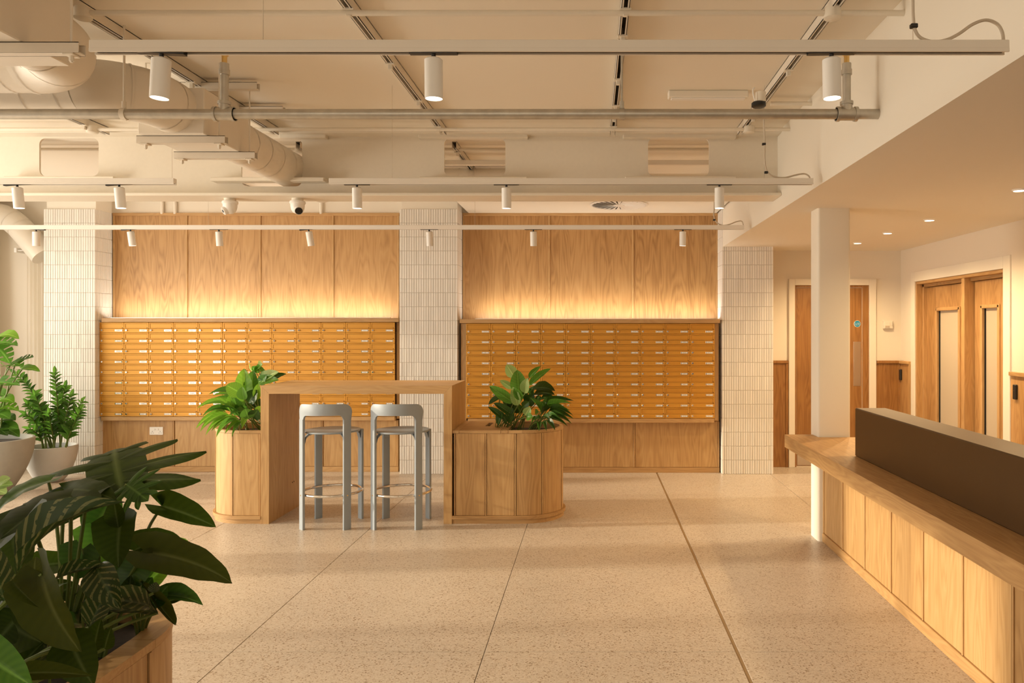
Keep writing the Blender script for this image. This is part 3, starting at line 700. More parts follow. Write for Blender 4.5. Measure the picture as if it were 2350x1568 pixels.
# ------------------------------------------------------------------ track lighting
SP = {}
def make_spot():
    t = bpy.data.objects.new('track_spotlight', None); COL.objects.link(t); WL[t.name] = Vector((0, 0, 0)); t.empty_display_size = .05
    MB().box(-.075, .075, -.011, .011, -.003, .012).build('adapter', 'black_plastic', t)
    MB().tube([(0, 0, -.016), (0, 0, 0)], .007, 12).build('stem', 'black_plastic', t, smooth=True)
    MB().lathe([(.0001, -.016), (.022, -.016), (.0285, -.021), (.0285, -.142), (.0265, -.142), (.0265, -.137)], (0, 0, 0), 28).build('can', 'fixture_white', t, smooth=True)
    MB().lathe([(.0001, -.1385), (.0268, -.1385)], (0, 0, 0), 24).build('lens', 'lamp_lens', t)
    return t
spot0 = make_spot(); used = [0]
def track(d, py, x0, x1, spots, label, row, wires, energy):
    z = Z(py, d); h = .0185
    r = thing('lighting_track', label, 'lighting track', ((x0+x1)/2, d, z-h), 'white lighting tracks'); m = MB()
    m.box(x0, x1, d-.0175, d+.0175, z-h+.010, z+h, .0015).box(x0, x1, d-.0175, d-.011, z-h, z-h+.011).box(x0, x1, d+.011, d+.0175, z-h, z-h+.011); m.build('rail', 'track_white', r)
    MB().box(x0+.01, x1-.01, d-.011, d+.011, z-h+.006, z-h+.0095).build('groove', 'slot_dark', r)
    for px in wires: MB().tube([(X(px, d), d, z+h), (X(px, d), d, ZC)], .0011, 5).build('suspension_wire', 'cable_grey', r)
    for px, tx, ty, lb in spots:
        loc = Vector((X(px, d), d, z-h))
        if not used[0]: used[0] = 1; o = spot0; o.location = loc
        else: o = dup(spot0, None, loc)
        o.rotation_euler = (math.radians(ty), math.radians(tx), 0)
        tag(o, lb, 'spotlight', 'white cylinder spotlights on the tracks')
        q = Matrix.Rotation(math.radians(tx), 3, 'Y') @ (Matrix.Rotation(math.radians(ty), 3, 'X') @ Vector((0, 0, -1)))
        light('spot_beam', 'SPOT', loc+q*.15, energy, (1.0, .76, .46), tuple(q.to_track_quat('-Z', 'Y').to_euler()), spot_size=math.radians(62), spot_blend=.8, shadow_soft_size=.025)
track(2.36, 109, X(212, 2.36), X(2310, 2.36), [(371, 3, 0, 'leftmost spotlight on the nearest track'), (995, 0, 2, 'middle spotlight on the nearest track'), (1908, -1, 0, 'rightmost spotlight on the nearest track')],
      'nearest white lighting track spanning most of the view', 1, (604, 2095), 30)
track(4.51, 417, -6.3, X(402, 4.51), [(39, -4, 2, 'leftmost spotlight on the short left track'), (273, -4, 2, 'spotlight near the end of the short left track')], 'short white lighting track at the left under the beam', 2, (395,), 26)
track(4.51, 417, X(757, 4.51), X(1865, 4.51), [(819, 0, 3, 'leftmost spotlight on the track below the beam'), (1162, 0, 4, 'middle spotlight on the track below the beam'), (1651, 0, 1, 'rightmost spotlight on the track below the beam')],
      'white lighting track hung just below the steel beam', 2, (900, 1754), 26)
track(6.5, 522, -6.3, X(1707, 6.5), [(83, 4, 6, 'first spotlight from the left on the farthest track'), (299, -5, 6, 'second spotlight from the left on the farthest track'), (502, 0, 8, 'third spotlight from the left on the farthest track'),
      (708, -6, 10, 'fourth spotlight from the left, tilted, on the farthest track'), (985, 0, 10, 'fifth spotlight from the left on the farthest track'), (1224, 0, 10, 'sixth spotlight from the left on the farthest track'),
      (1567, 0, 4, 'rightmost spotlight on the farthest track')], 'farthest white lighting track in front of the oak panels', 3, (478, 1090, 1638), 15)
def smooth_path(pts, n=6):
    out = []
    for i in range(len(pts)-1):
        a, b, c, e = pts[max(i-1, 0)], pts[i], pts[i+1], pts[min(i+2, len(pts)-1)]
        for k in range(n):
            t = k/n; out.append(.5*((2*b)+(c-a)*t+(2*a-5*b+4*c-e)*t*t+(3*b-a-3*c+e)*t**3))
    return out+[pts[-1]]
def cable(d, pts, clips, label, r_=.0052):
    o = tag(MB().tube(smooth_path([P(x, y, d) for x, y in pts]), r_, 8).build('power_cable', 'cable_grey', smooth=True), label, 'cable', 'power cables feeding the tracks')
    for x, y in clips:
        c = P(x, y, d); MB().box(c.x-.011, c.x+.011, d-.008, d+.008, c.z-.007, c.z+.007, .002).build('cable_tie', 'black_plastic', o)
cable(2.36, [(2096, -40), (2095, 0), (2096, 40), (2100, 68), (2112, 86), (2138, 95), (2170, 92), (2200, 78), (2232, 56), (2262, 46), (2288, 55), (2300, 74), (2303, 96)], [(2097, 60)], 'grey power cable looping over the end of the nearest track')
cable(4.51, [(1752, 235), (1753, 280), (1755, 330), (1755, 368), (1760, 392), (1775, 405), (1800, 408), (1825, 402), (1845, 399), (1856, 404), (1859, 411)], [(1753, 331), (1758, 396)], 'thin power cable dropping to the track below the beam')
cable(6.5, [(1640, 440), (1639, 480), (1638, 495), (1644, 510), (1658, 517), (1674, 515), (1690, 509), (1702, 508), (1706, 518)], [(1639, 505)], 'thin power cable at the end of the farthest track')

# small things under the ceiling
def batten_light():
    d = 4.62; r = thing('emergency_light', 'slim white emergency fitting fixed flat on the ceiling near the bulkhead', 'light fitting', (X(1625, d), d, 2.955))
    MB().box(X(1533, d), X(1716, d), d-.03, d+.03, 2.955, ZC, .006).build('body', 'white_paint', r)
    MB().box(X(1540, d), X(1709, d), d-.022, d+.022, 2.949, 2.956, .003).build('diffuser', 'fixture_white', r)
batten_light()
def sensor():
    d = 4.42; c = P(1741, 241, d); r = thing('ceiling_sensor', 'flat black sensor puck under the strut near the bulkhead', 'sensor', (c.x, d, c.z))
    MB().lathe([(.0001, -.014), (.034, -.014), (.042, -.008), (.042, .010), (.036, .016), (.0001, .016)], c, 28).build('puck', 'black_plastic', r, smooth=True)
    MB().lathe([(.03, .016), (.03, .075), (.0001, .075)], (c.x+.012, d, c.z), 20).build('mount', 'cream_steel', r, smooth=True)
    MB().tube(smooth_path([c+Vector((-.02, -.02, .0)), c+Vector((-.035, -.02, .05)), c+Vector((-.038, -.02, .085)), c+Vector((-.025, -.01, .10))]), .004, 8).build('lead', 'fixture_white', r, smooth=True)
sensor()
def camera_dome(px, yaw, label):
    d = 5.6; x = X(px, d); zt = 2.51; r = thing('security_camera', label, 'security camera', (x, d, zt-.12), 'dome security cameras under the beam')
    MB().lathe([(.0001, 0), (.042, 0), (.042, -.022), (.0001, -.022)], (x, d, zt), 24).build('mount', 'cream_steel', r, smooth=True)
    MB().lathe([(.0001, -.02), (.054, -.02), (.057, -.026), (.057, -.036), (.051, -.042), (.05, -.062), (.045, -.085), (.032, -.105), (.015, -.113), (.0001, -.115)], (x, d, zt), 32).build('housing', 'fixture_white', r, smooth=True)
    a = math.radians(yaw); u = Vector((math.sin(a), -math.cos(a), -.55)).normalized(); c = Vector((x, d, zt-.072))
    MB().tube([c+u*.01, c+u*.054], [.034, .030], 24).build('eyeball', 'fixture_white', r, smooth=True)
    MB().tube([c+u*.050, c+u*.0565], [.027, .027], 24).build('lens', 'black_plastic' if yaw > 0 else 'steel_brushed', r, smooth=True)
    MB().tube([c+u*.055, c+u*.058], [.011, .011], 16).build('lens_glass', 'rubber_black', r)
camera_dome(528, -48, 'white dome camera on the left under the beam, lens turned left')
camera_dome(683, 32, 'white dome camera on the right under the beam, black lens facing right')
for k, px in enumerate((1113, 1205, 1297, 1568, 1603, 1752)):
    pass

# ------------------------------------------------------------------ bar table between the two planters
TY0, TY1, TX0, TX1, TZ, TT = 5.90, 6.525, X(598, 5.9), X(1037, 5.9), 1.09, .065
r = thing('bar_table', 'tall oak waterfall bar table between the two planters', 'table', ((TX0+TX1)/2, (TY0+TY1)/2, 0))
e = .0006
MB().prism_y([(TX0, TZ), (TX1, TZ), (TX1-TT, TZ-TT), (TX0+TT, TZ-TT)], TY0, TY1).build('tabletop', 'oak_board_x', r)
MB().prism_y([(TX0, 0), (TX0, TZ-e), (TX0+TT-e, TZ-TT-e), (TX0+TT, 0)], TY0, TY1).build('side_panel', 'oak_z', r)
MB().prism_y([(TX1, 0), (TX1, TZ-e), (TX1-TT+e, TZ-TT-e), (TX1-TT, 0)], TY0, TY1).build('side_panel', 'oak_z', r)
m = MB()
for dy in (.04, .075): m.lathe([(.0001, 0), (.006, 0), (.006, .0015)], (TX0+TT, TY1-.09-dy, .235), 10, 'x')
m.build('screw_cap', 'slot_dark', r)

# ------------------------------------------------------------------ planters with one rounded end
def outline(L, rad, s, off):
    if s <= L: return (s, -rad-off)
    q = (s-L)/rad
    if q <= PI: return (L+(rad+off)*math.sin(q), -(rad+off)*math.cos(q))
    return (L-(s-L-PI*rad), rad+off)
def planter(label, mp, L, rad, zt, seams, rim_w, lid=None, loc=(0, 0, 0)):
    T = 2*L+PI*rad; r = thing('planter', label, 'planter', loc, 'oak planters with a rounded end')
    def strip(s0, s1, o0, o1, z0, z1, name, mat, skip_b=False):
        n = max(2, int((s1-s0)/.03)); ss = [s0+(s1-s0)*k/n for k in range(n+1)]
        poly = [mp(*outline(L, rad, s, o0)) for s in ss]; inner = [mp(*outline(L, rad, s, o1)) for s in ss]
        m = MB(); b = len(poly); vs = [(x, y, z) for z in (z0, z1) for x, y in poly]+[(x, y, z) for z in (z0, z1) for x, y in inner]
        fs = []
        for i in range(b-1):
            fs += [(i, i+1, b+i+1, b+i), (2*b+i, 3*b+i, 3*b+i+1, 2*b+i+1), (b+i, b+i+1, 3*b+i+1, 3*b+i), (i, 2*b+i, 2*b+i+1, i+1)]
        fs += [(0, b, 3*b, 2*b), (b-1, 3*b-1, 4*b-1, 2*b-1)]
        return m.add(vs, fs).build(name, mat, r, smooth=True)
    strip(.01, T-.01, -.014, -.030, .05, zt-.02, 'shell', 'oak_board_x')
    strip(0, T, 0.006, -.03, 0, .037, 'plinth', 'oak_board_x')
    strip(0, T, .019, -.03, .037, .062, 'ledge', 'oak_board_x')
    for a, b in zip(seams, seams[1:]):
        strip(a+.016, b-.002, 0, -.016, .064, zt-.024, 'panel', 'oak_z')
        strip(a+.002, a+.012, .004, -.016, .064, zt-.024, 'batten', 'oak_board_z')
    strip(lid[2]+.001 if lid else 0, L, .002, -rim_w, zt-.022, zt, 'rim', 'oak_board_x')
    strip(L+.0012, T-L-.0012, .002, -rim_w, zt-.022, zt, 'rim', 'oak_board_y')
    strip(T-L, T-(lid[2]+.001 if lid else 0), .002, -rim_w, zt-.022, zt, 'rim', 'oak_board_x')
    ins = [mp(*outline(L, rad, T*k/40, -rim_w+.012)) for k in range(41)]
    MB().prism(ins, zt-.11, zt-.055).build('soil', 'soil', r)
    return r
PYC, PRD, PZ = (TY0+.015+TY1+.01)/2, .31, .734
lx = -2.785
seamL = [0.005, .005+abs(lx-TX0)+.05, .005+abs(lx-TX0)+.05+.24, .71, .95, abs(lx-TX0)*2+PI*PRD-.01]
planter('oak planter with lush plants left of the bar table', lambda u, v: (TX0-.001-u, PYC+v), abs(lx-TX0), PRD, PZ, seamL, .028, loc=((TX0+lx)/2, PYC, 0))
rx = -.556; Lr = rx-TX1
TT_ = 2*Lr+PI*PRD
rp = planter('oak planter with lid and plants right of the bar table', lambda u, v: (TX1+.001+u, PYC+v), Lr, PRD, PZ, [.012, .257, .489, .71, .95, 1.19, 1.43, TT_-.49, TT_-.01], .028, lid=(0, 0, .44), loc=((TX1+rx)/2, PYC, 0))
ya, yb = PYC-PRD-.003, PYC+PRD+.003; x0, x1, xl = TX1+.002, TX1+.44, TX1+.055
MB().box(x0, xl-.001, ya, yb, PZ-.022, PZ, .001).build('fixed_board', 'oak_board_y', rp)
sx0, sx1, sy0, sy1 = -.888, -.848, 6.19, 6.41
MB().box(xl+.001, sx0, ya, yb, PZ-.022, PZ).box(sx1, x1-.06, ya, yb, PZ-.022, PZ).box(sx0, sx1, ya, sy0, PZ-.022, PZ).box(sx0, sx1, sy1, yb, PZ-.022, PZ).build('lid', 'oak_board_x', rp)
MB().box(x1-.058, x1, ya, yb, PZ-.022, PZ, .001).build('fixed_board', 'oak_board_y', rp)
MB().box(sx0-.01, sx1+.01, sy0-.01, sy1+.01, PZ-.10, PZ-.03).build('slot_liner', 'rubber_black', rp)
FX, FY, FL = -1.435, 1.925, 2.0
planter('oak planter full of dark plants in the left foreground', lambda u, v: (FX-v, FY-FL+u), FL, PRD, PZ, [.3, .75, 1.2, 1.6, 1.97, 2.23, 2.47, 2.71, 2.95, 3.4, 3.9, 4.5], .062, loc=(FX, FY-.8, 0))

# ------------------------------------------------------------------ bar stools
def make_stool():
    t = bpy.data.objects.new('bar_stool', None); COL.objects.link(t); WL[t.name] = Vector((0, 0, 0)); t.empty_display_size = .1
    R, w, th = .243, .062, .021
    def leg(a, h):
        u = Vector((math.cos(a), math.sin(a), 0)); v = Vector((-u.y, u.x, 0)); m = MB(); vs = []
        prof = []
        for cx, cy, a0 in ((w/2-.006, th/2-.006, 0), (-w/2+.006, th/2-.006, 90), (-w/2+.006, -th/2+.006, 180), (w/2-.006, -th/2+.006, 270)):
            for k in range(4): q = math.radians(a0+30*k); prof.append((cx+.006*math.cos(q), cy+.006*math.sin(q)))
        n = len(prof)
        for z in (0, h): vs += [u*(R+q[1])+v*q[0]+Vector((0, 0, z)) for q in prof]
        fs = [tuple(range(n-1, -1, -1)), tuple(range(n, 2*n))]+[(i, (i+1) % n, n+(i+1) % n, n+i) for i in range(n)]
        lg = m.add(vs, fs).build('leg', 'grey_lacquer', t, smooth=True)
        p = u*(R+th/2)+Vector((0, 0, .262)); MB().tube([p-u*.001, p+u*.0015], .0055, 12).build('screw', 'brass', lg, smooth=True)
        # curved bracket from the leg to the underside of the seat
        pts = [u*(R-.012)+Vector((0, 0, .655)), u*(R-.02)+Vector((0, 0, .690)), u*(R-.045)+Vector((0, 0, .715)), u*(R-.09)+Vector((0, 0, .727))]; m2 = MB(); vs = []
        for q in pts: vs += [q+v*.021, q-v*.021, q-v*.021+Vector((0, 0, .012))-u*.006, q+v*.021+Vector((0, 0, .012))-u*.006]
        fs = [(0, 1, 2, 3), (12, 15, 14, 13)]
        for i in range(3):
            for k in range(4): fs.append((4*i+k, 4*i+4+k, 4*i+4+(k+1) % 4, 4*i+(k+1) % 4))
        m2.add(vs, fs).build('bracket', 'grey_lacquer', t)
    for a, h in ((225, .845), (315, .845), (45, .728), (135, .728)): leg(math.radians(a), h)
    MB().lathe([(.0001, .728), (.19, .728), (.212, .732), (.216, .738), (.212, .744), (.20, .7455), (.10, .741), (.0001, .739)], (0, 0, 0), 48).build('seat', 'grey_lacquer', t, smooth=True)
    m = MB(); n = 56
    m.tube([(.225*math.cos(2*PI*k/n), .225*math.sin(2*PI*k/n), .262) for k in range(n+1)], .0105, 12, False).build('foot_ring', 'chrome', t, smooth=True)
    # bent backrest: an upside-down U lying on the cylinder through the two tall legs
    half = R*PI/4; zb, zt, ro, ri = .835, .962, .062, .034; band = .086; outer, inner = [], []
    so, si = half+w/2, half-w/2
    def seg(a, b, n): return [(a[0]+(b[0]-a[0])*k/n, a[1]+(b[1]-a[1])*k/n) for k in range(n)]
    outer += seg((-so, zb), (-so-.008, zt-ro), 6); outer += [(-so-.008+ro*(1-math.cos(q)), zt-ro+ro*math.sin(q)) for q in [PI/2*k/7 for k in range(7)]]
    outer += seg((-so-.008+ro, zt), (0, zt+.004), 8)
    zi = zt-band
    inner += seg((-si, zb), (-si, zi-ri), 6); inner += [(-si+ri*(1-math.cos(q)), zi-ri+ri*math.sin(q)) for q in [PI/2*k/7 for k in range(7)]]
    inner += seg((-si+ri, zi), (0, zi+.002), 8)
    full = lambda L_, mid: L_+[mid]+[(-a, b) for a, b in reversed(L_)]
    o_, i_ = full(outer, (0, zt+.004)), full(inner, (0, zi+.002)); n = len(o_)
    cols = 4; vs = []; ths = (-.0115, .0115)
    for thk in ths:
        for k in range(n):
            for c in range(cols+1):
                f = c/cols; s = o_[k][0]*(1-f)+i_[k][0]*f; z = o_[k][1]*(1-f)+i_[k][1]*f; a = -PI/2+s/R
                edge = .004 if c in (0, cols) else 0
                rr = R+thk+(edge if thk < 0 else -edge); vs.append((rr*math.cos(a), rr*math.sin(a), z))
    W1 = cols+1; off = n*W1; fs = []
    for k in range(n-1):
        for c in range(cols):
            a = k*W1+c; fs += [(a, a+1, a+W1+1, a+W1), (off+a, off+a+W1, off+a+W1+1, off+a+1)]
        fs += [(k*W1, k*W1+W1, off+k*W1+W1, off+k*W1), (k*W1+cols, off+k*W1+cols, off+k*W1+W1+cols, k*W1+W1+cols)]
    for c in range(cols): fs += [(c, off+c, off+c+1, c+1), ((n-1)*W1+c, (n-1)*W1+c+1, off+(n-1)*W1+c+1, off+(n-1)*W1+c)]
    MB().add(vs, fs).build('backrest', 'grey_lacquer', t, smooth=True)
    return t
st = make_stool(); d_ = 5.74
x1_ = (X(746.3, 5.745)+X(777.5, 6.07))/2; x2_ = (X(908.6, 5.745)+X(934.5, 6.07))/2
st2 = dup(st, None, (x2_, 5.91, 0)); st.location = (x1_, 5.91, 0)
tag(st, 'blue-grey bar stool with chrome foot ring, left one at the table', 'stool', 'bar stools at the oak table')
tag(st2, 'blue-grey bar stool with chrome foot ring, right one at the table', 'stool', 'bar stools at the oak table')

# ------------------------------------------------------------------ reception desk
def desk():
    zt = .755; r = thing('reception_desk', 'long oak reception desk with a dark bronze upstand', 'desk', (1.9, 3.3, 0)); y0, ye = -.6, 5.543
    MB().prism([(1.42, y0), (2.30, y0), (2.30, 5.40), (cx0-.002, 5.40), (cx0-.002, ye), (1.42, ye)], zt-.092, zt).build('worktop', 'oak_board_y', r)
    u = MB().box(1.61, 1.80, y0, 4.60, zt, 1.05, .006).build('upstand', 'bronze_panel', r); u['label'] = 'dark bronze upstand box on the worktop'
    MB().box(1.682, 2.25, y0, 5.40, .03, zt-.092).build('carcass', 'slot_dark', r)
    MB().box(1.658, 1.70, y0, 5.413, 0, .062, .003).build('plinth', 'oak_board_y', r)
    ed = [5.41-.4055*k for k in range(15)]
    for a, b in zip(ed, ed[1:]):
        MB().box(1.669, 1.684, b+.012, a-.014, .063, zt-.0925, .0015).build('panel', 'oak_z', r)
        MB().box(1.663, 1.684, a-.013, a-.001, .063, zt-.0925, .0015).build('batten', 'oak_board_z', r)
    MB().box(1.663, 1.684, 5.408, 5.414, .063, zt-.0925).build('end_strip', 'oak_board_z', r)
desk()

# ------------------------------------------------------------------ curtains, rail and pots at the left
def curtain(x0, x1, y, z0, z1, label, waves, amp, taper=0.0):
    n = waves*10; m = MB(); vs = []; nz = 6
    for j in range(nz+1):
        for i in range(n+1):
            t = i/n; k = 1-taper*(j/nz); x = x0+(x1-x0)*t*k
            vs.append((x, y+amp*math.sin(2*PI*waves*t)*(.7+.3*math.sin(5*t+j)), z0+(z1-z0)*j/nz))
    m.add(vs, [(j*(n+1)+i, j*(n+1)+i+1, (j+1)*(n+1)+i+1, (j+1)*(n+1)+i) for j in range(nz) for i in range(n)])
    tag(m.build('curtain', 'sheer_fabric', smooth=True), label, 'curtain', 'sheer curtains left of the first pillar')
dc = 8.14
curtain(X(62, dc), X(99.5, dc), dc, .05, Z(577, dc), 'narrow sheer curtain hanging beside the first tiled pillar', 4, .018)
curtain(-6.64, X(17, dc), dc-.05, .05, 2.62, 'sheer curtain at the left edge of the photo', 5, .03, .3)
r = thing('curtain_rail', 'thin white curtain rail on the wall left of the first pillar', 'curtain rail', P(66, 575, dc))
MB().tube([P(36, 575, dc), P(100, 575, dc)], .006, 8).build('rail', 'fixture_white', r, smooth=True)
MB().box(X(35, dc), X(41, dc), dc-.02, DW+.02, Z(580, dc), Z(569, dc), .003).build('bracket', 'fixture_white', r)
def pot(label, x, y, h, rt, rb, mat):
    r = thing('plant_pot', label, 'pot', (x, y, 0), 'concrete plant pots by the first pillar')
    pr = [(.0001, 0), (rb*.9, 0), (rb, .008)]
    for k in range(1, 11): t = k/10; pr.append((rb+(rt-rb)*math.sin(t*PI/2)**.85, h*t))
    pr += [(rt-.006, h+.004), (rt-.022, h+.002), (rt-.026, h-.03), (rt-.03, h-.07)]
    MB().lathe(pr, (x, y, 0), 48).build('bowl', mat, r, smooth=True)
    MB().lathe([(.0001, h-.035), (rt-.029, h-.045)], (x, y, 0), 32).build('soil', 'soil', r)
    return Vector((x, y, h-.04))
p2 = pot('white concrete pot with a glossy feather-leaved plant by the pillar', X(116, 7.58), 7.58, .355, .236, .115, 'concrete_white')
p1 = pot('larger grey concrete pot cut by the left edge of the photo', X(-29, 6.95), 6.95, .515, .36, .16, 'concrete_grey')

# ------------------------------------------------------------------ leaves
LC = {}
def blade(kind, t):
    if kind == 'strap': return min(1, 5*t)**.6*(1-t**2.2)**1.0
    if kind == 'lance': return math.sin(PI*min(1, t**.8))**.8 if t < 1 else 0
    if kind == 'oval': return math.sin(PI*t**.85)**.62 if 0 < t < 1 else 0
    if kind in ('heart', 'monstera'): return (min(1, (t+.02)/.16)**.5)*(1-t**2.6)**.9
    return math.sin(PI*t)
def lobed_mesh(mat, arch, fold, curl):
    # a deeply split leaf: a central blade with long separate lobes on both sides and at the tip
    vs, uv, fs = [], [], []
    def Zf(x, y): return 4*arch*y*(1-y)+fold*abs(x)*.5+curl*x*x*1.6
    def strip(p0, a, L, w, bend, n=9, nw=2):
        o = len(vs); x, y = p0; ds = L/n
        for i in range(n+1):
            t = i/n; q = a+bend*t; hw = .5*w*(min(1, .75+1.2*t) if t < .5 else 1)*(1-max(0, (t-.55)/.45)**2.0)+.002
            for j in range(-nw, nw+1):
                u = j/nw; px = x+math.cos(q)*hw*u; py = y-math.sin(q)*hw*u
                vs.append((px, py, Zf(px, py)-.02*abs(u)*abs(u)+.001*len(fs) % .003)); uv.append((u*.4, t))
            x += math.sin(q)*ds; y += math.cos(q)*ds
        W1 = 2*nw+1
        for i in range(n):
            for j in range(2*nw): k = o+i*W1+j; fs.append((k, k+1, k+W1+1, k+W1))
    strip((0, -.02), 0, 1.02, .40, 0, 12)
    for s in (-1, 1):
        for y0, a, L, w, bend in ((.08, 116, .50, .19, -.35), (.22, 88, .60, .175, -.45), (.44, 62, .54, .165, -.45), (.66, 40, .40, .13, -.4)):
            strip((s*.03, y0), s*math.radians(a), L, w, s*bend)
    me = bpy.data.meshes.new('leaf'); me.from_pydata(vs, [], fs); me.materials.append(MATS[mat]); l = me.uv_layers.new(name='UVMap')
    for p in me.polygons:
        p.use_smooth = True
        for li in p.loop_indices: l.data[li].uv = uv[me.loops[li].vertex_index]
    return me
def leaf_mesh(kind, mat, arch, fold, curl=0.0):
    if kind == 'lobed':
        key = (kind, mat, round(arch, 2), round(fold, 2), round(curl, 2))
        if key not in LC: LC[key] = lobed_mesh(mat, arch, fold, curl)
        return LC[key]
    key = (kind, mat, round(arch, 2), round(fold, 2), round(curl, 2))
    if key in LC: return LC[key]
    big = kind == 'monstera'
    nl, nw = (34, 8) if big else ((12, 3) if kind != 'heart' else (14, 4)); me = bpy.data.meshes.new('leaf')
    vs, uv, fs = [], [], []
    for i in range(nl+1):
        t = i/nl; w = max(.0, blade(kind, t))
        for j in range(-nw, nw+1):
            u = j/nw; yy = t
            if kind in ('heart', 'monstera'): yy = t-.17*abs(u)*(1-t)**3*1.5+(.10*abs(u) if big else 0)*t*(1-t)*1.6
            x = .5*w*u; z = 4*arch*t*(1-t)+fold*abs(x)+curl*(x*x)*2+(.012*math.sin(t*21+j) if kind != 'strap' else 0)*abs(u)
            vs.append((x, yy, z)); uv.append((u*.5, t))
    W1 = 2*nw+1
    for i in range(nl):
        for j in range(2*nw):
            u = abs((j+.5)-nw)/nw
            if big and u > .30 and 6 < i < nl-6 and (i % 8) in ((0, 1) if j < nw else (4, 5)): continue
            a = i*W1+j; fs.append((a, a+1, a+W1+1, a+W1))
    me.from_pydata(vs, [], fs); me.materials.append(MATS[mat])
    l = me.uv_layers.new(name='UVMap')
    for p in me.polygons:
        p.use_smooth = True
        for li in p.loop_indices: l.data[li].uv = uv[me.loops[li].vertex_index]
    LC[key] = me; return me
def leaf(root, kind, mat, b, tip, width, up=(0, 0, 1), arch=.1, fold=.25, curl=0.0, stem=None, sr=.004, smat='stem_green', name='leaf'):
    b, tip, up = Vector(b), Vector(tip), Vector(up); L = (tip-b).length; yv = (tip-b)/L
    zv = up-yv*up.dot(yv)
    if zv.length < .05: zv = yv.orthogonal()
    zv.normalize(); xv = yv.cross(zv)
    me = leaf_mesh(kind, mat, arch, fold, curl)
    o = bpy.data.objects.new(name, me); COL.objects.link(o); o.parent = root
    M = Matrix((xv, yv, zv)).transposed().to_4x4()
    o.matrix_local = Matrix.Translation(b-wl(root)) @ M @ Matrix.Diagonal((width, L, L, 1))
    if stem is not None:
        s = Vector(stem); mid = s.lerp(b, .55)+Vector((0, 0, .12*(b-s).length))-yv*.05*(b-s).length
        pts = [s*(1-t)**2+mid*2*t*(1-t)+b*t*t for t in [k/6 for k in range(7)]]
        MB().tube(pts, [sr*1.2]+[sr]*5+[sr*.8], 6).build('petiole', smat, root, smooth=True)
    return o
def plant(name, label, loc, group=None): return thing(name, label, 'plant', loc, group)
CAM = Vector((0, 0, HC))
def toward(pnt, k): return (Vector((0, 0, 1))*(1-k)+(CAM-Vector(pnt)).normalized()*k)

def fan(root, c, n, kind, mats, rad, zlo, zhi, width, rnd, a0=0, a1=360, arch=(.08, .2), drop=0.0, face=.15, sr=.004, stem=True, wj=.25):
    for i in range(n):
        a = math.radians(a0+(a1-a0)*(i+.5)/n+rnd.uniform(-9, 9)); q = rnd.random()
        out = rad*(.55+.55*rnd.random()); z = zlo+(zhi-zlo)*q
        dirv = Vector((math.cos(a), math.sin(a), 0)); b = c+dirv*out*.35+Vector((0, 0, z*.62)); t = c+dirv*out+Vector((0, 0, z-drop*rnd.random()))
        leaf(root, kind, rnd.choice(mats), b, t, width*rnd.uniform(1-wj, 1+wj), toward(t, face)+dirv*-.15, rnd.uniform(*arch), rnd.uniform(.12, .4), stem=(c+dirv*.02 if stem else None), sr=sr)

# plants of the left planter --------------------------------------------------
zs = PZ-.06
rnd = random.Random(3)
SY = PYC-.04
c = Vector((-2.93, SY-.05, zs)); r = plant('arching_plant', 'bright green arching strap-leaved plant spilling over the left planter', c)
for (bx_, by_, tx_, ty_, dt, w) in ((520, 935, 452, 938, 6.0, .035), (515, 950, 470, 950, 5.95, .04), (520, 955, 449, 985, 5.93, .042), (530, 960, 459, 992, 5.88, .045), (545, 965, 485, 990, 5.85, .04), (530, 940, 480, 924, 6.1, .036),
    (545, 930, 482, 918, 6.2, .034), (550, 925, 487, 908, 6.25, .036), (555, 920, 478, 906, 6.2, .05), (540, 965, 496, 1005, 5.82, .05), (550, 970, 516, 996, 5.83, .042), (560, 950, 524, 955, 6.0, .06), (545, 955, 500, 935, 6.0, .055), (560, 965, 555, 985, 5.86, .06), (535, 950, 505, 928, 5.98, .05), (530, 968, 472, 1000, 5.86, .032), (552, 972, 532, 1004, 5.84, .036), (560, 955, 548, 930, 6.05, .05), (525, 948, 463, 958, 5.97, .034), (535, 945, 498, 912, 6.15, .04)):
    b = P(bx_+4, by_-3, dt+.08); t = P(tx_, ty_, dt)
    leaf(r, 'strap', rnd.choice(('leaf_fresh', 'leaf_fresh', 'leaf_mid')), b, t, w*.92, toward(t, .45), rnd.uniform(.10, .24), .5, stem=c+Vector((rnd.uniform(-.05, .1), rnd.uniform(-.08, .1), 0)), sr=.003)
c = Vector((-2.72, SY+.02, zs)); r = plant('broad_leaf_plant', 'tall broad-leaved green plant in the left planter beside the table', c)
